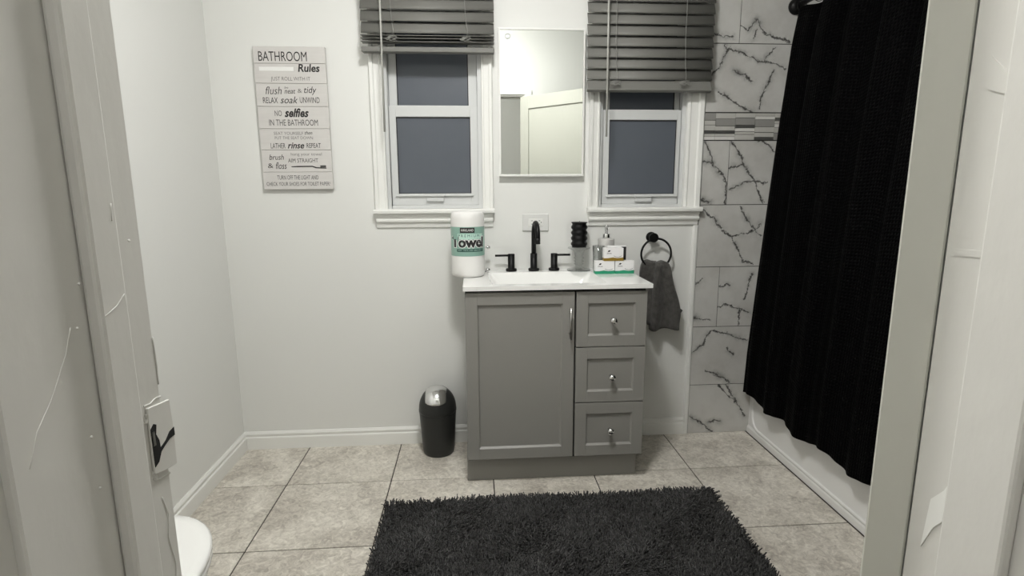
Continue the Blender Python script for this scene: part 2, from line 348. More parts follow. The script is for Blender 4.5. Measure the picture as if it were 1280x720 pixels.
# wall tiles right of the window
VE = {
'A1':[[(1.262,2.027),(1.300,2.010),(1.339,2.053),(1.375,1.997),(1.427,1.977),(1.506,1.963)],[(1.343,2.011),(1.323,1.965)]],
'A0':[[(1.131,1.997),(1.177,1.980),(1.229,1.974)]],
'B':[[(1.130,1.802),(1.164,1.838),(1.213,1.921),(1.197,1.938)],[(1.213,1.928),(1.276,1.907),(1.357,1.873),(1.416,1.869),(1.498,1.834)],[(1.388,1.876),(1.442,1.934)],[(1.436,1.823),(1.389,1.713),(1.382,1.651)],[(1.171,1.730),(1.265,1.680),(1.343,1.640)],[(1.243,1.832),(1.336,1.786)]],
'C0':[[(1.122,1.501),(1.162,1.426),(1.172,1.388),(1.228,1.338),(1.242,1.300),(1.245,1.203)],[(1.111,1.411),(1.171,1.403)],[(1.118,1.223),(1.163,1.211)]],
'C1':[[(1.255,1.505),(1.310,1.426),(1.325,1.388),(1.379,1.322),(1.436,1.209)],[(1.246,1.373),(1.325,1.395)],[(1.389,1.502),(1.438,1.490),(1.470,1.456)],[(1.260,1.273),(1.327,1.303),(1.387,1.315),(1.449,1.307)]],
'D':[[(1.116,1.180),(1.184,1.137),(1.232,1.077),(1.288,1.040),(1.317,0.976),(1.359,0.915),(1.410,0.902)],[(1.288,1.044),(1.378,1.059),(1.432,1.103)],[(1.319,1.194),(1.342,1.155),(1.374,1.107),(1.433,1.043)]],
'E0':[[(1.105,0.796),(1.144,0.828)],[(1.110,0.630),(1.199,0.616)]],
'E1':[[(1.230,0.794),(1.292,0.797)],[(1.237,0.682),(1.269,0.698),(1.355,0.671),(1.408,0.649)],[(1.356,0.667),(1.348,0.591)],[(1.405,0.853),(1.373,0.717)]],
'F':[[(1.104,0.427),(1.164,0.485),(1.215,0.560),(1.292,0.541),(1.349,0.514),(1.401,0.509)],[(1.198,0.346),(1.277,0.309),(1.336,0.272)],[(1.306,0.464),(1.338,0.424)]],
'G':[[(1.263,0.265),(1.323,0.201),(1.374,0.160),(1.423,0.091)],[(1.310,0.264),(1.360,0.178)],[(1.121,0.101),(1.166,0.064),(1.248,0.006)],[(1.219,0.062),(1.289,0.064)]],
'Z':[[(1.50,2.20),(1.72,2.02),(1.93,1.88),(2.2,1.7)],[(1.52,1.4),(1.75,1.25),(1.9,0.95),(2.2,0.8)],[(1.5,0.6),(1.8,0.45),(2.2,0.2)],[(1.15,2.5),(1.4,2.4),(1.6,2.28)]],
}
VM = {k: marble_mat('veined_marble_tile_' + str(i), v) for i, (k, v) in enumerate(VE.items())}
tag(MB().box(1.112, XR, D - 0.006, D, 0, ZC).build('tile_backing', 'wgrout', wall_back), None)
rows = [(0.0, 0.268), (0.268, 0.580), (0.580, 0.890), (0.890, 1.199), (1.199, 1.506), (1.637, 1.948), (1.948, 2.258), (2.258, ZC)]
row_x = [(1.112, 1.68, XR), (1.112, 1.55, 2.15, XR), (1.112, 1.236, 1.84, XR), (1.112, 1.55, 2.15, XR), (1.112, 1.248, 1.86, XR), (1.112, 1.56, 2.16, XR), (1.112, 1.262, 1.87, XR), (1.112, 1.56, XR)]
keys = [('G', 'Z'), ('F', 'Z', 'Z'), ('E0', 'E1', 'Z'), ('D', 'Z', 'Z'), ('C0', 'C1', 'Z'), ('B', 'Z', 'Z'), ('A0', 'A1', 'Z'), ('Z', 'Z')]
for (z0, z1), xx, kk in zip(rows, row_x, keys):
    for x0, x1, k in zip(xx[:-1], xx[1:], kk):
        g = 0.0016; cx, cz = (x0 + x1) / 2, (z0 + z1) / 2
        MB().box(x0 + g, x1 - g, D - 0.0105, D - 0.004, z0 + g, z1 - g).build('wall_tile', VM[k], wall_back, bevel=0.0008, org=(cx, D - 0.007, cz))
# mosaic band
mc = ['mos1', 'mos2', 'mos1', 'mos3', 'mos4']
cols = [1.112, 1.170, 1.268, 1.366, 1.464, 1.562, 1.660, 1.758, 1.856, 1.954, 2.052, 2.150, XR]
R2 = random.Random(4)
for c in range(len(cols) - 1):
    z = 1.5085; order = [('mos1', .026), ('mos2', .034), ('mos1', .022), ('mos4', .016), ('mos3', .014), ('mos1', .014)]
    R2.shuffle(order); tot = sum(h for _, h in order)
    for mt, h in order:
        h = h * 0.126 / tot
        pr = R2.uniform(0.009, 0.013)
        MB().box(cols[c] + 0.0008, cols[c + 1] - 0.0008, D - pr, D - 0.004, z + 0.0008, z + h - 0.0008).build('mosaic_strip', mt, wall_back, bevel=0.0006, org=((cols[c] + cols[c + 1]) / 2, D - 0.007, z + h / 2)); z += h
# baseboards
def bb_prof(s, base):   # (offset from wall, z): s=-1 towards smaller coordinate
    return [(base + s * o, z) for o, z in ((0, 0), (0.014, 0), (0.014, 0.058), (0.012, 0.062), (0.0085, 0.064), (0.0085, 0.070), (0.011, 0.073), (0.011, 0.079), (0.006, 0.087), (0.004, 0.090), (0, 0.090))]
tag(MB().prism(bb_prof(-1, D), 'x', XL, 1.092).build('baseboard_back', 'trim'), 'white moulded baseboard along the back wall', 'baseboard', kind='structure')
tag(MB().prism(bb_prof(1, XL), 'y', YF1, D - 0.0001).build('baseboard_left', 'trim'), 'white moulded baseboard along the left wall', 'baseboard', kind='structure')
b = MB(); b.prism([(1.088, D), (1.088, D - 0.010), (1.092, D - 0.015), (1.104, D - 0.016), (1.111, D - 0.013), (1.111, D)], 'z', 0, 1.10)
tag(b.build('trim_1', 'trim'), 'narrow white vertical trim between painted wall and marble tiles', 'trim', kind='structure')

# ------------------------------------------------------------------ windows
def window(n, d, label, zg, latchx):
    w0 = tag(thing('window_%d' % n, ((d['op'][0] + d['op'][1]) / 2, D, WZ0)), label, 'window', kind='structure')
    o0, o1 = d['op']; g0, g1 = d['gl']; c0, c1 = d['cas']; zl0, zl1, zu0 = zg; zu1 = WZ1 - 0.05
    def prof(x_in, x_out):  # casing section in (x, y): stepped moulding
        s = 1 if x_out > x_in else -1; wd = abs(x_out - x_in)
        return [(x_in, D), (x_in, D - 0.010), (x_in + s * wd * 0.12, D - 0.013), (x_in + s * wd * 0.18, D - 0.013), (x_in + s * wd * 0.22, D - 0.010), (x_in + s * wd * 0.62, D - 0.014), (x_in + s * wd * 0.70, D - 0.020), (x_in + s * wd * 0.93, D - 0.022), (x_out, D - 0.017), (x_out, D)]
    MB().prism(prof(o0, c0), 'z', WZ0, WZ1 + 0.06).build('casing', 'trim', w0)
    MB().prism(prof(o1, c1), 'z', WZ0, WZ1 + 0.06).build('casing', 'trim', w0)
    MB().box(o0, o1, D - 0.018, D, WZ1, WZ1 + 0.06).build('casing', 'trim', w0, bevel=0.002)
    # stool and apron
    s0, s1 = c0 - 0.004, c1 + 0.004
    MB().prism([(D + 0.02, 1.168), (D - 0.040, 1.168), (D - 0.046, 1.172), (D - 0.047, 1.183), (D - 0.042, 1.190), (D + 0.02, 1.191)], 'x', s0, s1).build('sill', 'trim', w0)
    MB().prism([(D, 1.168), (D - 0.030, 1.168), (D - 0.029, 1.158), (D - 0.022, 1.153), (D - 0.022, 1.143), (D - 0.026, 1.139), (D - 0.024, 1.131), (D - 0.013, 1.124), (D - 0.009, 1.104), (D, 1.100)], 'x', c0 + 0.004, c1 - 0.004).build('apron', 'trim', w0)
    # vinyl frame in the opening
    f = MB(); fy0, fy1 = D + 0.012, D + 0.10
    f.box(o0, o0 + 0.018, fy0, fy1, WZ0, WZ1); f.box(o1 - 0.018, o1, fy0, fy1, WZ0, WZ1); f.box(o0 + 0.018, o1 - 0.018, fy0, fy1, WZ1 - 0.02, WZ1); f.box(o0 + 0.018, o1 - 0.018, fy0, fy1, WZ0, 1.206)
    f.build('window_frame', 'vinyl', w0, bevel=0.0015)
    def sash(nm, y0, y1, x0, x1, z0, z1, gx0, gx1, gz0, gz1):
        q = MB(); q.box(x0, gx0, y0, y1, z0, z1); q.box(gx1, x1, y0, y1, z0, z1); q.box(gx0, gx1, y0, y1, z0, gz0); q.box(gx0, gx1, y0, y1, gz1, z1)
        q.build(nm, 'vinyl', w0, bevel=0.002)
        ym = (y0 + y1) / 2
        gk = MB()
        for (a, b_, c_, e_) in ((gx0, gx0 + .004, gz0, gz1), (gx1 - .004, gx1, gz0, gz1), (gx0 + .004, gx1 - .004, gz0, gz0 + .003), (gx0 + .004, gx1 - .004, gz1 - .004, gz1)): gk.box(a, b_, ym - 0.004, ym + 0.004, c_, e_)
        gk.build('gasket', 'gasket', w0)
        MB().box(gx0, gx1, ym - 0.002, ym + 0.003, gz0, gz1).build('pane', 'pane', w0)
    sash('lower_sash', D + 0.022, D + 0.050, o0 + 0.019, o1 - 0.019, 1.207, zu0 - 0.006, g0, g1, zl0, zl1)
    sash('upper_sash', D + 0.053, D + 0.082, o0 + 0.019, o1 - 0.019, zl1 + 0.004, WZ1 - 0.021, g0 + 0.006, g1 - 0.006, zu0 - 0.004, zu1)
    MB().box(g0 - 0.012, g1 + 0.012, D + 0.010, D + 0.0225, zl0 - 0.012, zl0 - 0.006).build('sash_lip', 'vinyl', w0, bevel=0.001)
    q = MB(); q.box(latchx - 0.043, latchx + 0.043, D - 0.002, D + 0.0225, zl0 - 0.014, zl0 - 0.002); q.box(latchx - 0.041, latchx + 0.041, D + 0.006, D + 0.0225, zl0 - 0.036, zl0 - 0.015)
    q.build('sash_latch', 'vinyl', w0, bevel=0.0015)
    return w0
window(1, WIN[0], 'narrow window with dark frosted panes, left of the mirror', (1.262, 1.616, 1.672), -0.178)
window(2, WIN[1], 'narrow window with dark frosted panes, beside the marble tiles', (1.253, 1.605, 1.657), 0.835)

# ------------------------------------------------------------------ door frame and door
def jamb(n, side, label):
    X = JL if side < 0 else JR; s = -side   # s: direction into the opening
    t = tag(MB().box(min(X, X - s * 0.02), max(X, X - s * 0.02), YF0, YF1, -0.004, DOORH + 0.02).build('trim_%d' % n, 'jamb', bevel=0.0015), label, 'door frame', kind='structure')
    a, c = (0.402, 0.434) if side < 0 else (0.374, 0.432)
    MB().box(min(X, X + s * 0.011), max(X, X + s * 0.011), a, c, -0.004, DOORH).build('door_stop', 'jamb', t, bevel=0.003, seg=2)
    # hall-side casing and bathroom-side casing
    xi = X - s * 0.006; xo = X - s * 0.085
    MB().prism([(xi, YF0), (xi, YF0 - 0.012), (xi - s * 0.008, YF0 - 0.017), (xo, YF0 - 0.020), (xo, YF0)], 'z', -0.004, DOORH + 0.02).build('hall_casing', 'jamb', t)
    xi = X - s * 0.014; xo = X - s * 0.075
    MB().prism([(xi, YF1), (xi, YF1 + 0.008), (xi - s * 0.008, YF1 + 0.011), (xo, YF1 + 0.014), (xo, YF1)], 'z', 0.0, DOORH + 0.012).build('bath_casing', 'trim', t)
    return t
tl = jamb(2, -1, 'chipped white door jamb with strike plate on the left')
tr = jamb(3, 1, 'white door jamb with painted-over hinge patches on the right')
th = tag(MB().box(JL, JR, YF0, YF1, DOORH, DOORH + 0.02).build('trim_4', 'jamb'), 'white door head above the doorway', 'door frame', kind='structure')
MB().box(JL - 0.08, JR + 0.08, YF0 - 0.02, YF0, DOORH + 0.02, DOORH + 0.1).build('hall_casing', 'jamb', th, bevel=0.003)
MB().box(JL - 0.075, JR + 0.075, YF1, YF1 + 0.014, DOORH + 0.012, DOORH + 0.052).build('bath_casing', 'trim', th, bevel=0.003)
MB().box(JL, JR, 0.40, 0.447, DOORH - 0.011, DOORH).build('door_stop', 'jamb', th, bevel=0.002)
# strike plate: thin steel plate with lip, painted over, with a dark slot
p = MB()
def plate_poly(pts, x0, x1):   # pts in (y,z)
    return MB().prism(pts, 'x', x0, x1)
sp = plate_poly([(0.4535, 1.046), (0.462, 1.0435), (0.478, 1.040), (0.4875, 1.0385), (0.4885, 1.075), (0.487, 1.1005), (0.478, 1.1015), (0.4545, 1.105)], JL + 0.0002, JL + 0.0022).build('strike_plate', 'jamb', tl, bevel=0.0005)
plate_poly([(0.4545, 1.052), (0.4605, 1.054), (0.4655, 1.061), (0.4645, 1.072), (0.461, 1.079), (0.463, 1.087), (0.4595, 1.089), (0.4545, 1.086)], JL + 0.0022, JL + 0.0027).build('latch_slot', 'darkhole', sp)
plate_poly([(0.4645, 1.0605), (0.472, 1.0635), (0.480, 1.066), (0.4885, 1.066), (0.4885, 1.0735), (0.481, 1.0725), (0.474, 1.0675), (0.4645, 1.0645)], JL + 0.0022, JL + 0.0026).build('latch_slot', 'darkhole', sp)
plate_poly([(0.4555, 1.0705), (0.4585, 1.0705), (0.4585, 1.083), (0.4555, 1.083)], JL + 0.0027, JL + 0.0032).build('latch_tab', 'nickel', sp)
def ridge(parent, x, pts, r, name='paint_ridge'):
    RR = random.Random(int(pts[0][1] * 999)); P = []
    for (a, c) in zip(pts[:-1], pts[1:]):
        for k in range(4):
            f = k / 4; P.append((x, a[0] + (c[0] - a[0]) * f + RR.uniform(-1, 1) * r * 0.5, a[1] + (c[1] - a[1]) * f))
    P.append((x, *pts[-1])); MB().tube(P, r, 6).build(name, 'jamb', parent)
ridge(tl, JL, [(0.453, 1.1075), (0.462, 1.106), (0.470, 1.108), (0.478, 1.1065)], 0.0007)
ridge(tl, JL, [(0.453, 1.042), (0.462, 1.037), (0.470, 1.036), (0.478, 1.034)], 0.0008)
ridge(tl, JL, [(0.335, 1.115), (0.345, 1.135), (0.36, 1.15), (0.378, 1.175), (0.386, 1.192)], 0.00035)
ridge(tl, JL, [(0.453, 1.092), (0.456, 1.097), (0.455, 1.10)], 0.0018)
ridge(tl, JL, [(0.453, 1.048), (0.456, 1.044), (0.455, 1.039)], 0.0018)
ridge(tl, JL + 0.011, [(0.405, 1.195), (0.42, 1.20), (0.430, 1.207)], 0.0003)
ridge(tl, JL + 0.011, [(0.427, 1.262), (0.428, 1.275)], 0.0005)
ridge(tl, JL, [(0.462, 1.02), (0.468, 1.00), (0.464, 0.98), (0.470, 0.95), (0.466, 0.93)], 0.0007)
ridge(tl, JL, [(0.4775, 1.16), (0.478, 1.14), (0.4775, 1.118)], 0.0008)
for (yy, zz, xx) in ((0.444, 1.246, JL + .011), (0.392, 1.19, JL), (0.39, 1.11, JL), (0.391, 1.07, JL), (0.40, 1.22, JL)):
    MB().lathe([(0.0002, -0.0011), (0.001, -0.0006), (0.0012, 0), (0.001, 0.0006), (0.0002, 0.0011)], (xx, yy, zz), 8).build('paint_drip', 'jamb', tl)
# right jamb: seam and patches
ridge(tr, JR, [(0.4365, 1.45), (0.437, 1.38), (0.4362, 1.30), (0.437, 1.22), (0.436, 1.14), (0.437, 1.06), (0.4362, 0.98), (0.437, 0.88), (0.436, 0.80)], 0.0011)
plate_poly([(0.4405, 1.358), (0.456, 1.3635), (0.4575, 1.391), (0.4405, 1.374)], JR - 0.0008, JR + 0.0002).build('paint_patch', 'jamb', tr)
plate_poly([(0.4395, 1.012), (0.443, 1.004), (0.4555, 0.988), (0.4595, 0.935), (0.449, 0.962), (0.4395, 0.975)], JR - 0.0012, JR + 0.0002).build('paint_patch', 'trim', tr)
plate_poly([(0.4395, 1.2235), (0.470, 1.2215), (0.470, 1.228), (0.4395, 1.229)], JR - 0.0006, JR + 0.0002).build('paint_patch', 'jamb', tr)

DA = math.atan2(0.69, 0.72)
door = tag(thing('door_1', (JR - 0.0006, YF1 + 0.0002, 0)), 'white panelled door swung into the bathroom, its edge beside the curtain', 'door', kind='structure')
door.rotation_euler = (0, 0, DA); WORG[door.name] = (0, 0, 0)
DW, DT, DH = 0.70, 0.035, 2.035
def dpart(name, b, mat='doorpaint', parent=door, bevel=0.0015):
    me = b.mesh(name, M[mat], (0, 0, 0), bevel); o = bpy.data.objects.new(name, me); C.objects.link(o); o.parent = parent; return o
dpart('stile', MB().box(0, 0.085, 0, DT, 0.012, DH)); dpart('stile', MB().box(DW - 0.085, DW, 0, DT, 0.012, DH))
for z0, z1 in ((0.012, 0.22), (0.92, 1.06), (DH - 0.10, DH)): dpart('rail', MB().box(0.085, DW - 0.085, 0, DT, z0, z1))
for z0, z1 in ((0.22, 0.92), (1.06, DH - 0.10)): dpart('panel', MB().box(0.085, DW - 0.085, 0.011, DT - 0.011, z0, z1), bevel=0)
for s, y in ((-1, 0.0), (1, DT)):
    kb = MB(); kb.loft([[(DW - 0.045 + r * math.cos(a * math.pi / 8), y + s * h, 0.99 + r * math.sin(a * math.pi / 8)) for a in range(16)] for r, h in ((0.028, 0), (0.028, 0.004), (0.010, 0.006), (0.010, 0.03), (0.024, 0.036), (0.028, 0.048), (0.022, 0.060), (0.006, 0.064))])
    dpart('door_knob', kb, 'black', bevel=0)
for z in (0.25, 1.78):
    dpart('hinge', MB().tube([(-0.001, -0.004, z - 0.045), (-0.001, -0.004, z + 0.045)], 0.004, 10), 'jamb', bevel=0)

# ------------------------------------------------------------------ lamps (out of view; one in the bathroom, one in the hallway)
def ceiling_lamp(pos, strength, label, r):
    t = tag(thing('ceiling_lamp', pos), label, 'lamp')
    z = ZC - pos[2]
    MB().lathe([(r * 0.9, z), (r * 1.02, z - 0.004), (r * 1.02, z - 0.02), (r * 0.9, z - 0.022)], pos, 32).build('lamp_base', 'trim', t)
    MB().lathe([(r * 0.95, z - 0.0225), (r * 0.93, z - 0.05), (r * 0.8, z - 0.075), (r * 0.5, z - 0.09), (r * 0.1, z - 0.095)], pos, 32).build('lamp_shade', emat('lit_lamp_glass', (1.0, 0.992, 0.968), strength), t)
ceiling_lamp(LAMP_POS, LAMP_STRENGTH, 'round white ceiling lamp lighting the bathroom', 0.16)
ceiling_lamp(HALL_POS, HALL_STRENGTH, 'round white ceiling lamp in the hallway behind the doorway', 0.14)

# ------------------------------------------------------------------ vanity
VX0, VX1, VF = -0.042, 0.727, 2.223
van = tag(thing('vanity_cabinet', (0.34, 2.45, 0)), 'grey shaker vanity cabinet with one door and three drawers', 'cabinet')
b = MB(); bx0, bx1 = VX0 + 0.002, VX1 - 0.002
b.box(bx0, bx0 + 0.016, VF + 0.022, D - 0.015, 0.112, 0.872); b.box(bx1 - 0.016, bx1, VF + 0.022, D - 0.015, 0.112, 0.872)
b.box(bx0 + 0.016, bx1 - 0.016, VF + 0.024, D - 0.015, 0.112, 0.128); b.box(bx0 + 0.016, bx1 - 0.016, D - 0.024, D - 0.015, 0.128, 0.872)
b.box(0.412, 0.428, VF + 0.024, D - 0.024, 0.128, 0.76)
b.build('cabinet_body', 'vanity', van)
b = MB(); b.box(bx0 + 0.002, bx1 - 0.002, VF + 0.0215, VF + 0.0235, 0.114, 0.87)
b.build('gap_shade_sheet', 'gap', van)  # added dark sheet; its colour paints the shade between door and drawers
b = MB(); b.box(-0.045, 0.716, 2.279, 2.292, 0, 0.112); b.box(-0.045, -0.032, 2.292, D - 0.016, 0, 0.112); b.box(0.703, 0.716, 2.292, D - 0.016, 0, 0.112)
b.build('toe_kick', 'vanity', van)
def shaker(name, x0, x1, z0, z1, fr, parent=van):
    d = MB(); y0, y1 = VF, VF + 0.020
    i0, i1, k0, k1 = x0 + fr, x1 - fr, z0 + fr, z1 - fr
    d.box(x0, i0, y0, y1, z0, z1); d.box(i1, x1, y0, y1, z0, z1); d.box(i0, i1, y0, y1, z0, k0); d.box(i0, i1, y0, y1, k1, z1)
    o = d.build(name, 'vanity', parent, bevel=0.0015)
    q = MB(); e = 0.006
    def rc(a, y): return [(i0 + a, y, k0 + a), (i1 - a, y, k0 + a), (i1 - a, y, k1 - a), (i0 + a, y, k1 - a)]
    q.loft([rc(0, y0 + 0.002), rc(e, y0 + 0.009), rc(e + 0.001, y0 + 0.009)], False, True, False)
    q.build('door_panel' if name == 'cabinet_door' else 'drawer_panel', 'vanity', o, fix=False)
    return o
door_c = shaker('cabinet_door', -0.040, 0.4165, 0.126, 0.860, 0.050)
hb = MB(); hb.tube([(0.397, VF - 0.026, 0.662), (0.397, VF - 0.026, 0.796)], 0.0048, 12); hb.tube([(0.397, VF - 0.026, 0.684), (0.397, VF + 0.001, 0.684)], 0.004, 8); hb.tube([(0.397, VF - 0.026, 0.774), (0.397, VF + 0.001, 0.774)], 0.004, 8)
tag(hb.build('bar_handle', 'nickel', door_c), 'slim brushed metal bar handle')
for (z0, z1, kz) in ((0.622, 0.858, 0.737), (0.374, 0.617, 0.488), (0.126, 0.369, 0.243)):
    dr = shaker('drawer', 0.424, 0.725, z0, z1, 0.049)
    kb = MB(); kx = 0.579
    kb.loft([[(kx + r * math.cos(a * math.pi / 10), VF - h, kz + r * math.sin(a * math.pi / 10)) for a in range(20)] for r, h in ((0.007, -0.009), (0.006, 0.006), (0.0065, 0.012), (0.0135, 0.015), (0.0155, 0.020), (0.0145, 0.026), (0.009, 0.030), (0.001, 0.031))])
    tag(kb.build('drawer_knob', 'chrome', dr), 'round polished metal knob')
# countertop with integral basin
ct = tag(thing('sink_basin_counter', (0.35, 2.43, 0.872)), 'glossy white countertop with rectangular basin on the grey vanity', 'sink')
CX0, CX1, CY0, CY1, CZ0, CZ1 = -0.047, 0.742, 2.208, D - 0.002, 0.873, 0.891
BX0, BX1, BY0, BY1 = 0.065, 0.560, 2.262, 2.588
b = MB()
b.box(CX0, BX0, CY0, CY1, CZ0, CZ1); b.box(BX1, CX1, CY0, CY1, CZ0, CZ1); b.box(BX0, BX1, CY0, BY0, CZ0, CZ1); b.box(BX0, BX1, BY1, CY1, CZ0, CZ1)
b.build('countertop_slab', 'quartz', ct)
def rr(x0, x1, y0, y1, z, r, n=6):
    out = []
    for cx, cy, a0 in ((x1 - r, y1 - r, 0), (x0 + r, y1 - r, 90), (x0 + r, y0 + r, 180), (x1 - r, y0 + r, 270)):
        for k in range(n + 1):
            a = math.radians(a0 + 90 * k / n); out.append((cx + r * math.cos(a), cy + r * math.sin(a), z))
    return out
b = MB()
b.loft([rr(BX0, BX1, BY0, BY1, CZ1 - 0.0005, 0.002), rr(BX0 + .004, BX1 - .004, BY0 + .004, BY1 - .004, CZ1 - 0.006, 0.02), rr(BX0 + .022, BX1 - .022, BY0 + .014, BY1 - .018, CZ1 - 0.05, 0.04), rr(BX0 + .045, BX1 - .045, BY0 + .03, BY1 - .04, CZ1 - 0.095, 0.05), rr(BX0 + .09, BX1 - .09, BY0 + .07, BY1 - .08, CZ1 - 0.108, 0.05), rr(BX0 + .2, BX1 - .2, BY0 + .13, BY1 - .14, CZ1 - 0.112, 0.02)], False, True)
b.build('basin', 'quartz', ct, fix=False)
MB().lathe([(0.02, 0.0), (0.022, 0.002), (0.018, 0.004), (0.002, 0.004)], (0.31, 2.43, CZ1 - 0.1125), 20).build('drain', 'chrome', ct)
# faucet
fa = tag(thing('faucet', (0.289, 2.635, CZ1)), 'matte black widespread faucet with two lever handles behind the basin', 'faucet')
FY = 2.632
b = MB(); b.lathe([(0.0255, 0), (0.0265, 0.002), (0.0265, 0.010), (0.025, 0.012), (0.0165, 0.012), (0.0165, 0.083), (0.0155, 0.085), (0.011, 0.085)], (0.289, FY, CZ1), 28)
b.build('spout_base', 'black', fa)
pts = [(0.289, FY, CZ1 + 0.08), (0.289, FY, CZ1 + 0.17)]
for k in range(13):
    a = math.radians(180 * k / 12); pts.append((0.289 + 0.006 * (1 - math.cos(a)) / 2, FY - 0.055 * (1 - math.cos(a)), CZ1 + 0.175 + 0.058 * math.sin(a)))
pts += [(0.295, FY - 0.110, CZ1 + 0.165)]
b = MB(); b.tube(pts, 0.0115, 16); b.build('spout', 'black', fa)
MB().tube([(0.295, FY - 0.110, CZ1 + 0.168), (0.295, FY - 0.110, CZ1 + 0.140)], 0.0125, 16).build('aerator', 'black', fa)
for s, hx in ((-1, 0.180), (1, 0.388)):
    b = MB(); b.lathe([(0.0255, 0), (0.0265, 0.002), (0.0265, 0.010), (0.025, 0.012), (0.0165, 0.012), (0.0165, 0.081), (0.0155, 0.083), (0.002, 0.083)], (hx, FY, CZ1), 24)
    h = b.build('handle', 'black', fa)
    MB().tube([(hx, FY, CZ1 + 0.0755), (hx + s * 0.078, FY, CZ1 + 0.0755)], 0.0052, 10).build('lever', 'black', h)

# ------------------------------------------------------------------ things on the counter
# paper towel roll
RX, RY, RR_ = -0.026, 2.512, 0.0765
roll = tag(thing('paper_towel_roll', (RX, RY, CZ1)), 'wrapped white paper towel roll with teal label, overhanging the counter', 'paper towels')
b = MB(); b.lathe([(0.02, 0.004), (0.062, 0.0), (RR_ - 0.004, 0.004), (RR_, 0.015), (RR_ - 0.002, 0.05), (RR_ - 0.001, 0.10), (RR_ - 0.001, 0.235), (RR_ - 0.001, 0.262), (RR_ - 0.003, 0.283), (RR_ - 0.010, 0.292), (0.055, 0.294), (0.024, 0.290), (0.020, 0.286)], (RX, RY, CZ1), 48)
b.build('roll_body', 'paper', roll)
LZ0, LZ1 = 0.988, 1.118
b = MB(); b.lathe([(RR_ - 0.0004, LZ0), (RR_ - 0.0004, LZ1)], (RX, RY, 0), 64, False, False); b.build('wrapper_label', 'teal', roll)
def wrap_quad(name, a0, a1, z0, z1, mat, r):
    b = MB(); b.grid(lambda u, v: (RX + r * math.sin(a0 + (a1 - a0) * u), RY - r * math.cos(a0 + (a1 - a0) * u), z0 + (z1 - z0) * v), 24, 1); return b.build(name, mat, roll)
def wrap_text(txt, a0, a1, z0, z1, mat, r, offset=0.0, shear=0.0, frame=None):
    v, f = text_verts(txt, offset, shear)
    fr = frame
    if fr is None: xs_ = [p[0] for p in v]; ys_ = [p[1] for p in v]; fr = (min(xs_), max(xs_), min(ys_), max(ys_))
    P = []
    for x, y in v:
        a = a0 + (a1 - a0) * (x - fr[0]) / (fr[1] - fr[0]); z = z0 + (z1 - z0) * (y - fr[2]) / (fr[3] - fr[2])
        P.append((RX + r * math.sin(a), RY - r * math.cos(a), z))
    MB().add(P, f).build('lettering', mat, roll, fix=False); return fr
r0 = RR_ - 0.0004
wrap_quad('wrapper_badge', -0.45, 0.42, 1.092, 1.115, 'ink', r0 + 0.0004)
wrap_text('KIRKLAND', -0.37, 0.34, 1.099, 1.109, 'whiteprint', r0 + 0.0008)
wrap_quad('wrapper_band', -0.62, 1.0, 1.064, 1.088, 'paleteal', r0 + 0.0003)
wrap_text('P R E M I U M', -0.55, 0.72, 1.073, 1.085, 'darkteal', r0 + 0.0007)
wf = wrap_text('Towel', -1.08, 1.05, 1.027, 1.074, 'ink', r0 + 0.0014, 0.045)
wrap_text('Towel', -1.08, 1.05, 1.027, 1.074, 'whiteprint', r0 + 0.0009, 0.095, frame=wf)
wrap_quad('wrapper_band', -0.68, 1.05, 1.008, 1.020, 'darkteal', r0 + 0.0004)
wrap_text('SOFT, THICK AND ABSORBENT', -0.60, 0.97, 1.011, 1.017, 'paleteal', r0 + 0.0008)
# small chrome stand behind the roll
st = tag(thing('chrome_stand', (0.035, 2.60, CZ1)), 'small chrome stand with ball ends peeking out behind the paper towel roll', 'stand')
b = MB(); b.lathe([(0.028, 0), (0.030, 0.003), (0.026, 0.008), (0.004, 0.010)], (0.035, 2.612, CZ1), 24); b.build('stand_base', 'chrome', st)
b = MB(); b.tube([(0.035, 2.612, CZ1 + 0.008), (0.035, 2.612, CZ1 + 0.125)], 0.004, 10); b.tube([(0.035, 2.612, CZ1 + 0.118), (0.068, 2.612, CZ1 + 0.118)], 0.003, 8); b.build('post', 'chrome', st)
def ball(c, r, n=14): return MB().lathe([(r * math.sin(math.pi * k / n) + 1e-5, -r * math.cos(math.pi * k / n)) for k in range(n + 1)], c, 16)
ball((0.070, 2.612, CZ1 + 0.118), 0.009).build('ball_end', 'chrome', st); ball((0.066, 2.60, CZ1 + 0.0115), 0.0115).build('ball_foot', 'chrome', st)
# black ribbed candle on clear glass holder
HX, HY = 0.506, 2.615
h = tag(thing('candle_holder', (HX, HY, CZ1)), 'clear glass pedestal candle holder with ribbed stem beside the faucet', 'candle holder')
b = MB(); b.lathe([(0.001, 0), (0.057, 0), (0.058, 0.003), (0.054, 0.007), (0.03, 0.012), (0.017, 0.02), (0.016, 0.028), (0.024, 0.034), (0.017, 0.040), (0.025, 0.047), (0.018, 0.054), (0.026, 0.062), (0.020, 0.070), (0.024, 0.088), (0.030, 0.100), (0.053, 0.108), (0.054, 0.112), (0.050, 0.114), (0.001, 0.1145)], (HX, HY, CZ1), 36)
b.build('glass_pedestal', 'glass', h)
cz = CZ1 + 0.1146; prof = [(0.030, 0.0), (0.036, 0.001)]
for k in range(4):
    z = 0.004 + k * 0.0265; prof += [(0.034, z), (0.039, z + 0.007), (0.0395, z + 0.014), (0.034, z + 0.0225)]
prof += [(0.034, 0.1115), (0.039, 0.117), (0.0385, 0.119), (0.012, 0.1195)]
cn = tag(thing('candle', (HX, HY, cz)), 'black ribbed pillar candle standing on the glass holder', 'candle')
MB().lathe(prof, (HX, HY, cz), 36).build('candle_body', 'blackcandle', cn)
MB().tube([(HX, HY, cz + 0.118), (HX + 0.001, HY, cz + 0.124)], 0.0012, 6).build('wick', 'ink', cn)
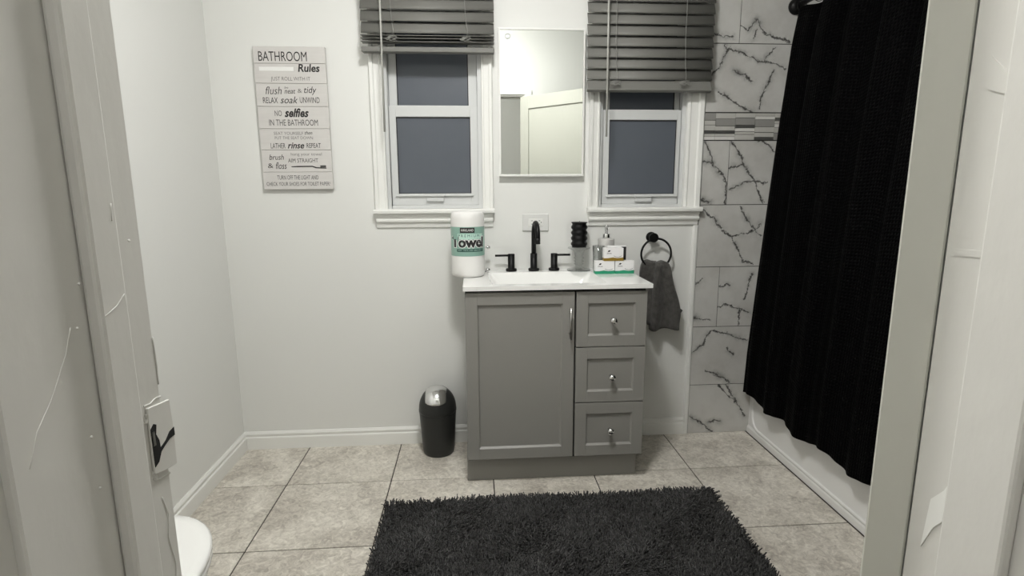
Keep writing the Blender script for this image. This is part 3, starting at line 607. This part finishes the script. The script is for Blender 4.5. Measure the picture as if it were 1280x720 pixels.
# clear tumbler
TXc, TYc = 0.589, 2.560
b = MB(); b.lathe([(0.001, 0), (0.022, 0), (0.024, 0.003), (0.029, 0.125), (0.0275, 0.1255), (0.0225, 0.006), (0.001, 0.005)], (TXc, TYc, CZ1), 28)
tag(b.build('tumbler', 'glass', org=(TXc, TYc, CZ1)), 'clear glass tumbler between the black candle and the soap dispenser', 'glass')
# soap dispenser
SX, SY = 0.6385, 2.617
sd = tag(thing('soap_dispenser', (SX, SY, CZ1)), 'pale marble soap dispenser with chrome pump behind the soap boxes', 'soap dispenser')
MB().lathe([(0.034, 0), (0.037, 0.003), (0.0395, 0.149), (0.0385, 0.153), (0.012, 0.154)], (SX, SY, CZ1), 32).build('bottle', 'marblew', sd)
MB().lathe([(0.017, 0.1542), (0.0175, 0.156), (0.0175, 0.174), (0.016, 0.176), (0.006, 0.176)], (SX, SY, CZ1), 20).build('collar', 'chrome', sd)
pm = MB(); pm.lathe([(0.0072, 0.176), (0.0072, 0.216), (0.005, 0.218)], (SX, SY, CZ1), 14); pm.tube([(SX, SY, CZ1 + 0.211), (SX, SY - 0.022, CZ1 + 0.212), (SX, SY - 0.036, CZ1 + 0.208)], 0.0045, 8)
pm.build('pump', 'chrome', sd)
# soap boxes
def soap_box(x0, y0, z0, stripe, label, rz=0.0, wd=0.090, ht=0.060, dp=0.034):
    t = tag(thing('soap_box', (x0 + wd / 2, y0 + dp / 2, z0)), label, 'soap box', 'soap boxes stacked on the counter')
    t.rotation_euler = (0, 0, rz)
    cx, cy = x0 + wd / 2, y0 + dp / 2
    MB().box(x0, x0 + wd, y0, y0 + dp, z0, z0 + ht).build('carton', 'card', t, bevel=0.0008)
    e = 0.0004
    q = MB(); q.prism([(x0 - e, z0 + 0.0004), (x0 + wd + e, z0 + 0.0004), (x0 + wd + e, z0 + 0.016), (x0 + wd * .7, z0 + 0.0135), (x0 + wd * .45, z0 + 0.0165), (x0 + wd * .2, z0 + 0.0135), (x0 - e, z0 + 0.0135)], 'y', y0 - e, y0 + dp + e); q.build('colour_stripe', stripe, t)
    v, f = text_verts('Dove', 0.01, 0.15); mx = max(p[0] for p in v)
    MB().add([(x0 + 0.012 + p[0] / mx * 0.022, y0 - 0.0006, z0 + 0.033 + p[1] * 0.009) for p in v], f).build('lettering', 'inkgrey', t, fix=False)
    q = MB(); q.prism([(x0 + 0.016, z0 + 0.043), (x0 + 0.024, z0 + 0.0425), (x0 + 0.030, z0 + 0.048), (x0 + 0.024, z0 + 0.0505), (x0 + 0.019, z0 + 0.048)], 'y', y0 - 0.0008, y0 - 0.0001); q.build('bird_mark', 'ink', t)
    pts = [(x0 + 0.045 + 0.038 * k / 10, y0 - 0.0003, z0 + 0.024 - 0.006 * math.sin(math.pi * k / 10)) for k in range(11)]
    MB().tube(pts, 0.0008, 6).build('swoosh_mark', 'inkgrey', t)
    return t
soap_box(0.560, 2.492, CZ1, 'green', 'white soap box with green stripe, bottom left of the small stack')
soap_box(0.6535, 2.492, CZ1, 'green', 'white soap box with green stripe, bottom right by the towel ring')
soap_box(0.600, 2.490, CZ1 + 0.0602, 'gold', 'white soap box with gold stripe on top of the two green ones')
t = soap_box(0.625, 2.5265, CZ1 + 0.0602, 'gold', 'white and black soap box behind the gold-striped one', ht=0.066, wd=0.087, dp=0.03)
b = MB(); b.box(0.690, 0.7124, 2.5255, 2.5566, CZ1 + 0.0606, CZ1 + 0.122); b.build('dark_end_print', 'ink', t)
# the fourth box rests on the green boxes' rear: support shelf behind = a fifth box
soap_box(0.622, 2.5265, CZ1, 'green', 'soap box mostly hidden at the back of the stack', wd=0.090, dp=0.032)

# ------------------------------------------------------------------ outlet
ou = tag(thing('wall_outlet', (0.301, D, 1.121)), 'white wall outlet plate behind the black faucet', 'outlet')
MB().box(0.237, 0.366, D - 0.008, D, 1.079, 1.163).build('face_plate', 'plate', ou, bevel=0.003)
MB().box(0.268, 0.336, D - 0.010, D - 0.0075, 1.104, 1.139).build('receptacle', 'trim', ou, bevel=0.0008)
for cx in (0.284, 0.320):
    for dz in (-0.008, 0.008): MB().box(cx - 0.0035, cx + 0.0035, D - 0.0106, D - 0.0098, 1.1215 + dz - 0.0012, 1.1215 + dz + 0.0012).build('slot', 'darkhole', ou)
    MB().box(cx + 0.007, cx + 0.011, D - 0.0106, D - 0.0098, 1.1195, 1.1235).build('slot', 'darkhole', ou)
# ------------------------------------------------------------------ mirror cabinet
mi = tag(thing('mirror_cabinet', (0.327, D, 1.34)), 'white framed mirror cabinet hanging between the two windows', 'mirror')
MX0, MX1, MZ0, MZ1 = 0.1265, 0.5275, 1.341, 1.998; MF = D - 0.030
MB().box(MX0 + 0.004, MX1 - 0.004, MF + 0.006, D, MZ0 + 0.004, MZ1 - 0.004).build('cabinet_box', 'trim', mi)
b = MB(); fw_ = 0.009
for a in ((MX0, MX0 + fw_, MZ0, MZ1), (MX1 - fw_, MX1, MZ0, MZ1), (MX0 + fw_, MX1 - fw_, MZ0, MZ0 + fw_), (MX0 + fw_, MX1 - fw_, MZ1 - fw_, MZ1)): b.box(a[0], a[1], MF - 0.004, MF + 0.0055, a[2], a[3])
b.build('mirror_frame', 'trim', mi, bevel=0.002)
MB().box(MX0 + fw_, MX1 - fw_, MF, MF + 0.004, MZ0 + fw_, MZ1 - fw_).build('mirror_glass', 'mirror', mi)
b = MB(); b.tube([(0.170 + 0.012 * math.cos(a * math.pi / 10), MF - 0.002, 1.962 + 0.010 * math.sin(a * math.pi / 10)) for a in range(20)], 0.0014, 8, True); b.build('suction_ring', 'vinyl', mi)

# ------------------------------------------------------------------ wall sign
SF = D - 0.022
sg = tag(thing('bathroom_sign', (-0.803, D, 1.285)), 'whitewashed plank sign with black bathroom rules lettering', 'sign')
pz = [1.910, 1.838, 1.753, 1.654, 1.557, 1.463, 1.364, 1.285]
for i in range(7):
    MB().box(-0.9595, -0.6465, SF, D - 0.004, pz[i + 1] + 0.0006, pz[i] - 0.0006).build('plank', 'plank', sg, bevel=0.0012, org=(-0.803, D - 0.012, (pz[i] + pz[i + 1]) / 2))
MB().box(-0.94, -0.67, D - 0.006, D, 1.31, 1.88).build('back_batten', 'plank', sg)
def sign_text(txt, x0, x1, z0, z1, mat='ink', bold=0.0, shear=0.0):
    v, f = text_verts(txt, bold, shear); xs_ = [p[0] for p in v]; ys_ = [p[1] for p in v]
    a, b_, c_, d_ = min(xs_), max(xs_), min(ys_), max(ys_)
    MB().add([(x0 + (x1 - x0) * (p[0] - a) / (b_ - a), SF - 0.0006, z0 + (z1 - z0) * (p[1] - c_) / (d_ - c_)) for p in v], f).build('lettering', mat, sg, fix=False)
for a in (('BATHROOM',-0.937,-0.727,1.847,1.888,'ink',0.0),('Rules',-0.769,-0.674,1.802,1.836,'ink',0.025,0.15),('JUST ROLL WITH IT',-0.89,-0.718,1.76,1.781,'inkgrey',-0.01),
 ('flush',-0.918,-0.847,1.706,1.739,'ink',-0.005,0.25),('be',-0.834,-0.817,1.731,1.740,'inkgrey',0,0.2),('neat',-0.835,-0.787,1.709,1.727,'ink',0,0.25),('&',-0.777,-0.759,1.713,1.73,'inkgrey',-0.01),('tidy',-0.749,-0.694,1.703,1.74,'ink',0,0.25),
 ('RELAX',-0.932,-0.867,1.668,1.693,'ink',0),('soak',-0.856,-0.779,1.667,1.697,'ink',0.0,0.3),('UNWIND',-0.77,-0.683,1.669,1.694,'ink',0),
 ('NO',-0.885,-0.854,1.612,1.636,'inkgrey',0),('selfies',-0.842,-0.735,1.607,1.646,'ink',0.03,0.3),('IN THE BATHROOM',-0.913,-0.697,1.57,1.597,'inkgrey',0),
 ('SEAT YOURSELF',-0.896,-0.766,1.53,1.543,'inkgrey',-0.01),('then',-0.759,-0.725,1.531,1.547,'ink',0.0,0.35),('PUT THE SEAT DOWN',-0.893,-0.724,1.51,1.523,'inkgrey',-0.01),
 ('LATHER',-0.914,-0.849,1.47,1.493,'ink',0),('rinse',-0.839,-0.765,1.469,1.496,'ink',0.02,0.3),('REPEAT',-0.754,-0.691,1.472,1.493,'ink',0),
 ('hang your towel',-0.827,-0.689,1.434,1.451,'inkgrey',-0.01),('AIM STRAIGHT',-0.842,-0.707,1.407,1.425,'inkgrey',0),('brush',-0.925,-0.86,1.419,1.443,'ink',0,0.25),('&',-0.934,-0.91,1.382,1.403,'inkgrey',0),('floss',-0.899,-0.85,1.378,1.408,'ink',0,0.25),
 ('TURN OFF THE LIGHT AND',-0.896,-0.711,1.33,1.349,'ink',-0.005),('CHECK YOUR SHOES FOR TOILET PAPER!',-0.946,-0.66,1.302,1.319,'ink',-0.005)): sign_text(*a)
MB().box(-0.938, -0.788, SF - 0.0006, SF + 0.0005, 1.806, 1.823).build('white_strip', 'whiteprint', sg)
b = MB(); b.prism([(-0.829, 1.3865), (-0.80, 1.3862), (-0.735, 1.3868), (-0.719, 1.3805), (-0.672, 1.3790), (-0.672, 1.3835), (-0.716, 1.3855), (-0.734, 1.3920), (-0.80, 1.3915), (-0.829, 1.3895)], 'y', SF - 0.0008, SF - 0.0001); b.build('toothbrush_print', 'ink', sg)
b = MB(); b.box(-0.699, -0.673, SF - 0.0008, SF - 0.0001, 1.3848, 1.394); b.build('bristle_print', 'inkgrey', sg)

# ------------------------------------------------------------------ blinds
def blind(x0, x1, zbot, slat_z, stacked, rail, wandx, wand_z, cords, label, knots):
    BY = D - 0.058
    t = tag(thing('window_blind', ((x0 + x1) / 2, BY, zbot)), label, 'blind', 'grey window blinds')
    cx = (x0 + x1) / 2; L_ = x1 - x0
    # one slat mesh shared
    ht, tk = 0.0265, 0.0014
    prof = []
    for k in range(5): u = -1 + k / 2; prof.append((u * ht, 0.0016 * (1 - u * u)))
    pr = [(a, c + tk) for a, c in prof] + [(a, c - tk) for a, c in reversed(prof)]
    me = MB().prism(pr, 'x', -L_ / 2, L_ / 2, True).mesh('slat', M['blind'])
    for z in slat_z:
        o = bpy.data.objects.new('slat', me); C.objects.link(o); o.parent = t; o.location = (0, 0, z - zbot); o.rotation_euler = (math.radians(68), 0, 0)
    for z in stacked:
        o = bpy.data.objects.new('slat', me); C.objects.link(o); o.parent = t; o.location = (0, 0, z - zbot); o.rotation_euler = (math.radians(4), 0, 0)
    o = MB().box(-L_ / 2, L_ / 2, -0.0255, 0.0255, -0.0105, 0.0105).mesh('bottom_rail', M['blind'], bevel=0.003, seg=2)
    o = bpy.data.objects.new('bottom_rail', o); C.objects.link(o); o.parent = t; o.location = (0, 0, rail[0] - zbot); o.rotation_euler = (math.radians(rail[1]), 0, 0)
    MB().box(x0, x1, BY - 0.03, BY + 0.03, 2.395, 2.45).build('headrail', 'blind', t, bevel=0.003)
    MB().box(x0 - 0.004, x1 + 0.004, BY - 0.040, BY - 0.032, 2.38, 2.46).build('valance', 'blind', t, bevel=0.002)
    tag(MB().tube([(wandx[0], BY - 0.04, 2.40), (wandx[1], BY - 0.042, wand_z)], 0.0046, 8).build('tilt_wand', 'wand', t), 'pale plastic tilt wand')
    for c, kz in zip(cords, knots):
        pts = [(c, BY - 0.026 - 0.004 * (1 - k / 10), 2.39 + (kz - 2.39) * k / 10) for k in range(8)] + [(c + 0.004, BY - 0.030, kz + 0.07), (c + 0.010, BY - 0.031, kz + 0.03), (c + 0.004, BY - 0.031, kz)]
        MB().tube(pts, 0.0013, 6).build('lift_cord', 'cord', t)
        RR = random.Random(int(c * 1000) + 5); kp = []
        for k in range(22):
            a = k * 1.31; rx = 0.010 + 0.018 * abs(math.sin(k * 0.77)); kp.append((c + rx * math.cos(a), BY - 0.034 - 0.006 * math.sin(k * 0.5), kz + 0.011 * math.sin(a * 1.37)))
        sm = []
        for i in range(len(kp) - 1):
            for s_ in range(3): sm.append(tuple(kp[i][q] + (kp[i + 1][q] - kp[i][q]) * s_ / 3 for q in range(3)))
        MB().tube(sm, 0.0010, 5).build('cord_knot', 'cord', t)
    return t
blind(-0.476, 0.107, 1.873, [1.984 + 0.0493 * k for k in range(9)], [1.948, 1.936, 1.922], (1.890, 3), (-0.381, -0.387), 1.536, (-0.342, -0.020), 'grey slatted blind raised over the window left of the mirror', (1.932, 1.932))
blind(0.530, 1.115, 1.717, [1.797 + 0.0477 * k for k in range(13)], [], (1.7445, 68), (0.613, 0.618), 1.516, (0.655, 0.975), 'grey slatted blind hanging lower over the window beside the marble tiles', (1.754, 1.756))

# ------------------------------------------------------------------ towel ring and towel
TR = tag(thing('towel_ring', (0.877, D, 1.044)), 'round black towel ring mounted on the wall by the tiles', 'towel ring')
b = MB(); b.loft([[(0.877 + r * math.cos(a * math.pi / 12), D - h, 1.044 + r * math.sin(a * math.pi / 12)) for a in range(24)] for r, h in ((0.024, 0), (0.025, 0.002), (0.025, 0.010), (0.012, 0.012), (0.010, 0.030), (0.014, 0.036), (0.021, 0.038), (0.0228, 0.042), (0.0228, 0.052), (0.021, 0.054))])
b.build('wall_mount', 'black', TR)
RCX, RCZ, RRAD = 0.892, 0.965, 0.0745
MB().tube([(RCX + RRAD * math.cos(a * math.pi / 24), D - 0.048, RCZ + RRAD * math.sin(a * math.pi / 24)) for a in range(48)], 0.0052, 8, True).build('ring', 'black', TR)
def lobe(b, zt, zb, xl, xr, yf, yb, ph, folds, amp, nz=26, n=56):
    rings = []
    for k in range(nz + 1):
        v = k / nz; z = zt + (zb - zt) * v
        x0 = np.interp(z, [p[0] for p in xl][::-1], [p[1] for p in xl][::-1]); x1 = np.interp(z, [p[0] for p in xr][::-1], [p[1] for p in xr][::-1])
        th = (yb - yf); e = min(1.0, (v / 0.08)) ** 0.5 if v < 0.08 else 1.0
        cx, hw, cy, hd = (x0 + x1) / 2, (x1 - x0) / 2, (yf + yb) / 2, th / 2 * (0.45 + 0.55 * e)
        hw *= 0.82 + 0.18 * e
        ring = []
        for i in range(n):
            a = 2 * math.pi * i / n; c, s_ = math.cos(a), math.sin(a)
            px = math.copysign(abs(c) ** 0.75, c); py = math.copysign(abs(s_) ** 0.6, s_)
            d = amp * (0.35 + 0.65 * v) * math.sin(folds * px * math.pi + ph + 0.9 * v) * (1 if s_ < 0 else 0.3) + 0.003 * math.sin(7 * px + 6 * v + ph) * math.sin(5 * v + 2 * ph + 2 * px)
            ring.append((cx + hw * px + 0.003 * math.sin(11 * v + ph), min(cy + hd * py + (d if s_ < 0 else 0), D - 0.004), z + (0.004 * math.sin(3 * px + ph) if k in (0, nz) else 0)))
        rings.append(ring)
    b.loft(rings)
b = MB()
lobe(b, 0.928, 0.588, [(0.93, 0.878), (0.82, 0.876), (0.70, 0.868), (0.58, 0.872)], [(0.93, 0.948), (0.81, 0.986), (0.70, 1.014), (0.66, 1.024), (0.58, 1.02)], D - 0.080, D - 0.022, 1.1, 1.25, 0.022)
lobe(b, 0.932, 0.614, [(0.93, 0.822), (0.86, 0.818), (0.7, 0.812), (0.6, 0.815)], [(0.93, 0.900), (0.82, 0.910), (0.72, 0.90), (0.6, 0.90)], D - 0.062, D - 0.018, 2.6, 0.9, 0.014)
lobe(b, 0.70, 0.668, [(0.70, 1.0), (0.66, 1.0)], [(0.70, 1.018), (0.68, 1.036), (0.66, 1.03)], D - 0.06, D - 0.03, 1.0, 1.0, 0.002, nz=6)
tag(b.build('hand_towel', 'towel', org=(0.92, D - 0.05, 0.588)), 'dark grey hand towel hanging through the black ring', 'towel')

# ------------------------------------------------------------------ bin
BX, BYc = -0.190, 2.572
bn = tag(thing('pedal_bin', (BX, BYc, 0)), 'small black bin with chrome swing lid beside the vanity', 'bin')
MB().lathe([(0.03, 0), (0.070, 0.0), (0.074, 0.004), (0.078, 0.03), (0.089, 0.205), (0.0895, 0.214), (0.087, 0.216)], (BX, BYc, 0), 40).build('bin_body', 'binp', bn)
def dome(r0, z): return [(r0 * math.cos(t_), z + 0.112 * math.sin(t_)) for t_ in [math.pi / 2 * k / 12 for k in range(12)]]
MB().lathe([(0.084, 0.214), (0.091, 0.2162), (0.0915, 0.226), (0.0905, 0.230)] + [(0.0905 * math.cos(math.pi / 2 * k / 14), 0.230 + 0.110 * math.sin(math.pi / 2 * k / 14)) for k in range(1, 14)] + [(0.002, 0.3402)], (BX, BYc, 0), 40).build('bin_lid', 'binp', bn)
def flap(u, v):   # patch on the dome facing the room
    a = (u * 2 - 1); half = 0.050 * (1 - max(0, (v - 0.80) / 0.2) ** 2.2 * 0.35) if v < 1 else 0.028
    x = a * half
    if v > 0.86: x *= math.sqrt(max(0.0, 1 - ((v - 0.86) / 0.14) ** 2)) * 0.45 + 0.55
    t_ = math.radians(98 - 76 * v)           # elevation on the dome, from the top over towards the camera
    ry = 0.0905 * math.cos(t_) ; z = 0.230 + 0.110 * math.sin(t_)
    rr2 = max(1e-6, ry * ry - 0); 
    s_ = math.sqrt(max(0.0, 1 - (x / 0.0905) ** 2))
    return (BX - 0.004 + x, BYc - ry * s_ * 1.0 - 0.0035, 0.230 + (z - 0.230) * s_ + 0.0025)
b = MB(); b.grid(flap, 14, 18)
o = b.build('swing_flap', 'chrome', bn); md = o.modifiers.new('thickness', 'SOLIDIFY'); md.thickness = 0.002; md.offset = 0
tag(o, 'polished chrome flap')

# ------------------------------------------------------------------ tub, rod, curtain
tub = tag(thing('bathtub', (1.82, 1.92, 0)), 'white bathtub with moulded apron below the black curtain', 'bathtub')
TY0, TY1, TZ = 1.15, D - 0.0115, 0.42
b = MB(); b.prism([(TUBX, 0.0), (TUBX, 0.028), (TUBX + 0.006, 0.040), (TUBX + 0.006, TZ - 0.05), (TUBX - 0.002, TZ - 0.03), (TUBX - 0.002, TZ - 0.004), (TUBX + 0.02, TZ - 0.002), (TUBX + 0.02, 0.0)], 'y', TY0, TY1); b.build('apron', 'tub', tub)
# raised border moulding on the apron, rounded corners at the bottom
pts = []
for k in range(9): a = math.radians(180 + 90 * k / 8); pts.append((TUBX + 0.005, TY1 - 0.11 - 0.07 * math.cos(a) , 0.115 + 0.07 * math.sin(a)))
pts = [(TUBX + 0.005, TY1 - 0.04, 0.36)] + pts + [(TUBX + 0.005, TY0 + 0.11, 0.045)] + [(TUBX + 0.005, TY0 + 0.06, 0.08), (TUBX + 0.005, TY0 + 0.04, 0.13), (TUBX + 0.005, TY0 + 0.04, 0.36)]
MB().tube(pts, 0.008, 8).build('apron_moulding', 'tub', tub)
b = MB(); x0, x1 = TUBX + 0.0205, XR - 0.024
b.loft([rr(x0, x1, TY0, TY1, TZ - 0.01, 0.01), rr(x0, x1, TY0, TY1, TZ, 0.012), rr(x0 + 0.06, x1 - 0.05, TY0 + 0.07, TY1 - 0.06, TZ, 0.09), rr(x0 + 0.075, x1 - 0.065, TY0 + 0.085, TY1 - 0.08, TZ - 0.03, 0.10), rr(x0 + 0.12, x1 - 0.11, TY0 + 0.14, TY1 - 0.16, 0.10, 0.12), rr(x0 + 0.2, x1 - 0.2, TY0 + 0.25, TY1 - 0.25, 0.075, 0.1)], False, True); b.build('tub_shell', 'tub', tub, fix=False)
MB().box(TUBX, XR - 0.024, TY0 - 0.02, TY0, 0, TZ - 0.012).build('end_panel', 'tub', tub)
# end wall at the foot of the tub
tag(MB().box(TUBX + 0.02, XR, 1.03, TY0 - 0.021, 0, ZC).build('wall_tub_end', 'wall'), 'white partition at the near end of the bathtub', 'wall', kind='structure')
RODX, RODZ = 1.522, 2.112
rod = tag(thing('curtain_rod', (RODX, 1.9, RODZ)), 'black curtain rod with round wall flange above the bathtub', 'curtain rod')
MB().tube([(RODX, D - 0.012, RODZ), (RODX, TY0 - 0.02, RODZ)], 0.0125, 14).build('rod', 'black', rod)
b = MB(); b.loft([[(RODX + r * math.cos(a * math.pi / 12), D - 0.0108 - h, RODZ + r * math.sin(a * math.pi / 12)) for a in range(24)] for r, h in ((0.036, 0), (0.037, 0.004), (0.036, 0.016), (0.026, 0.026), (0.018, 0.030))]); b.build('flange', 'black', rod)
cu = tag(thing('shower_curtain', (1.45, 1.9, 0.23)), 'long black waffle-weave shower curtain hanging outside the bathtub', 'curtain')
zk = [0.20, 0.45, 0.70, 1.20, 1.60, 1.94, 2.06, 2.08]; xk = [1.386, 1.394, 1.410, 1.442, 1.470, 1.500, 1.518, 1.522]
CYA, CYB = 2.640, 1.19
def curt(u, v):
    y = CYA + (CYB - CYA) * u; zbot = 0.228 + 0.012 * math.sin(u * 31) + 0.006 * math.sin(u * 13 + 1)
    ztop = 2.082 - 0.006 * math.cos(u * 2 * math.pi * 11)
    z = zbot + (ztop - zbot) * v
    x = float(np.interp(z, zk, xk))
    amp = (0.010 + 0.010 * v) * (0.35 + 0.65 * min(1, u / 0.08))
    x += amp * math.sin(u * 2 * math.pi * 7.2 + 0.5 * math.sin(3 * v) + 2.7) - amp * 0.3 + 0.004 * math.sin(u * 2 * math.pi * 17 + 2 * v)
    if z < 0.46: x = min(x, TUBX - 0.012)
    return (x, y + 0.010 * math.sin(u * 2 * math.pi * 7.2 + 1.2) * v * min(1, u / 0.05), z)
b = MB(); b.grid(curt, 260, 60, True, lambda u, v: (u * 1.45 * 1.15, v * 1.85))
me = b.mesh('curtain_cloth', M['curtain'], WORG[cu.name], fix=False)
o = bpy.data.objects.new('curtain_cloth', me); C.objects.link(o); o.parent = cu
md = o.modifiers.new('thickness', 'SOLIDIFY'); md.thickness = 0.0015
me_r = MB().tube([(0.022 * math.cos(a * math.pi / 10), 0, 0.022 * math.sin(a * math.pi / 10)) for a in range(20)], 0.002, 6, True).mesh('curtain_ring', M['black'])
for k in range(12):
    o = bpy.data.objects.new('curtain_ring', me_r); C.objects.link(o); o.parent = cu; o.location = (RODX - 1.45, 2.615 - k * 0.127 - 1.9, RODZ - 0.0085 - 0.23)

# ------------------------------------------------------------------ toilet (only the lid's tip shows)
to = tag(thing('toilet', (-0.83, 1.0, 0)), 'white toilet with closed lid against the left side, mostly behind the jamb', 'toilet')
TCX = -0.828
def egg(z, hw, y0, y1, k=1.0, n=40):
    out = []
    cy = y1 - hw * 1.35
    for i in range(n):
        a = 2 * math.pi * i / n; c, s_ = math.cos(a), math.sin(a)
        if s_ >= 0: out.append((TCX + hw * c, cy + (y1 - cy) * s_, z))
        else: out.append((TCX + hw * math.copysign(abs(c) ** 0.6, c), cy + (cy - y0) * -abs(s_) ** 0.8, z))
    return out
b = MB(); b.loft([egg(0, .105, .84, 1.22), egg(.02, .11, .83, 1.23), egg(.10, .10, .84, 1.21), egg(.20, .11, .83, 1.26), egg(.30, .155, .80, 1.36), egg(.36, .178, .79, 1.40), egg(.388, .182, .79, 1.405)]); b.build('bowl', 'porcelain', to)
b = MB(); b.loft([egg(.389, .186, .86, 1.411), egg(.393, .189, .86, 1.415), egg(.403, .189, .86, 1.415), egg(.406, .187, .86, 1.412)]); b.build('seat', 'porcelain', to)
b = MB(); b.loft([egg(.4075, .186, .86, 1.411), egg(.411, .190, .86, 1.417), egg(.419, .190, .86, 1.417), egg(.425, .184, .865, 1.409), egg(.428, .165, .88, 1.385)]); b.build('lid', 'porcelain', to)
b = MB(); b.loft([rr(TCX - .20, TCX + .20, .645, .83, .39, .03), rr(TCX - .21, TCX + .21, .64, .835, .74, .03)]); b.build('tank', 'porcelain', to)
b = MB(); b.loft([rr(TCX - .218, TCX + .218, .632, .843, .7405, .03), rr(TCX - .218, TCX + .218, .632, .843, .765, .03), rr(TCX - .20, TCX + .20, .65, .825, .775, .03)]); b.build('tank_lid', 'porcelain', to)
MB().lathe([(0.02, 0.7752), (0.02, 0.780), (0.002, 0.781)], (TCX, .735, 0), 16).build('flush_button', 'chrome', to)
MB().box(TCX - 0.10, TCX + 0.10, 0.66, 0.84, 0.0, 0.389).build('pedestal_back', 'porcelain', to, bevel=0.01, seg=2)

# ------------------------------------------------------------------ shag rug
RX0, RX1, RY0, RY1 = -0.378, 0.985, 1.235, 2.098
rg = tag(thing('shag_rug', (0.3, 1.67, 0)), 'dark charcoal shag rug on the floor in front of the vanity', 'rug')
MB().box(RX0 + 0.006, RX1 - 0.006, RY0 + 0.006, RY1 - 0.006, 0.0005, 0.008).build('rug_backing', 'rugback', rg, bevel=0.002)
def rug_mat():
    m = M['rugpile']; nt = m.node_tree; b = nt.nodes['Principled BSDF']
    g = nt.nodes.new('ShaderNodeNewGeometry'); cr = nt.nodes.new('ShaderNodeValToRGB'); e = cr.color_ramp.elements
    e[0].color = (0.25, 0.25, 0.25, 1); e[1].color = (1.9, 1.9, 1.9, 1)
    nt.links.new(g.outputs['Random Per Island'], cr.inputs[0])
    old = b.inputs['Base Color'].links[0].from_socket
    mx = nt.nodes.new('ShaderNodeMix'); mx.data_type = 'RGBA'; mx.blend_type = 'MULTIPLY'; mx.inputs[0].default_value = 1.0
    nt.links.new(old, mx.inputs[6]); nt.links.new(cr.outputs[0], mx.inputs[7]); nt.links.new(mx.outputs[2], b.inputs['Base Color'])
rug_mat()
def pile():
    rs = np.random.RandomState(3); N = 46000
    base = np.stack([rs.uniform(RX0 + .006, RX1 - .006, N), rs.uniform(RY0 + .006, RY1 - .006, N), np.full(N, 0.007)], 1)
    h = rs.uniform(0.019, 0.031, N)
    def field(f, p):
        return np.sin(base[:, 0] * f + p) * np.cos(base[:, 1] * f * 1.3 + p * 1.7) + 0.6 * np.sin(base[:, 0] * f * 2.3 - base[:, 1] * f * 1.9 + p * 3)
    dirang = field(9, .4) * 1.6 + rs.normal(0, 0.9, N); lean = np.clip(0.5 + 0.3 * field(6, 2.0) + rs.normal(0, 0.35, N), 0.0, 1.4)
    dx, dy = np.cos(dirang) * lean, np.sin(dirang) * lean
    # lean outward at the rim
    ex = np.clip((0.02 - (base[:, 0] - RX0)) / 0.02, 0, 1) * -1 + np.clip((0.02 - (RX1 - base[:, 0])) / 0.02, 0, 1)
    ey = np.clip((0.02 - (base[:, 1] - RY0)) / 0.02, 0, 1) * -1 + np.clip((0.02 - (RY1 - base[:, 1])) / 0.02, 0, 1)
    dx = dx * 0.7 + ex * 0.45; dy = dy * 0.7 + ey * 0.45
    wd = rs.uniform(0.0020, 0.0034, N); a0 = rs.uniform(0, 2 * np.pi, N)
    V = np.zeros((N, 10, 3))
    for lvl, (f, bend, wf) in enumerate(((0, 0, 1.0), (0.55, 0.35, 1.15), (0.97, 1.0, 1.0))):
        cx = base[:, 0] + dx * h * bend; cy = base[:, 1] + dy * h * bend; cz = base[:, 2] + h * f * (1 - 0.25 * np.minimum(lean, 1) * bend)
        for k in range(3):
            a = a0 + k * 2 * np.pi / 3 + lvl * 0.5
            V[:, lvl * 3 + k] = np.stack([cx + np.cos(a) * wd * wf, cy + np.sin(a) * wd * wf, cz], 1)
    V[:, 9] = (V[:, 6] + V[:, 7] + V[:, 8]) / 3 + np.array([0, 0, 0.0015])
    F = []
    for lvl in range(2):
        for k in range(3):
            j = (k + 1) % 3; a, b_, c_, d_ = lvl * 3 + k, lvl * 3 + j, lvl * 3 + 3 + j, lvl * 3 + 3 + k
            F += [(a, b_, c_), (a, c_, d_)]
    for k in range(3): F.append((6 + k, 6 + (k + 1) % 3, 9))
    F = np.array(F); nF = len(F)
    idx = (F[None] + (np.arange(N) * 10)[:, None, None]).reshape(-1)
    me = bpy.data.meshes.new('pile'); P = V.reshape(-1, 3) - np.array([0.3, 1.67, 0])
    me.vertices.add(len(P)); me.vertices.foreach_set('co', P.astype(np.float32).ravel())
    me.loops.add(len(idx)); me.loops.foreach_set('vertex_index', idx.astype(np.int32))
    me.polygons.add(N * nF); me.polygons.foreach_set('loop_start', (np.arange(N * nF) * 3).astype(np.int32))
    me.update(calc_edges=True); me.materials.append(M['rugpile'])
    o = bpy.data.objects.new('pile', me); C.objects.link(o); o.parent = rg; o['kind'] = 'stuff'
pile()
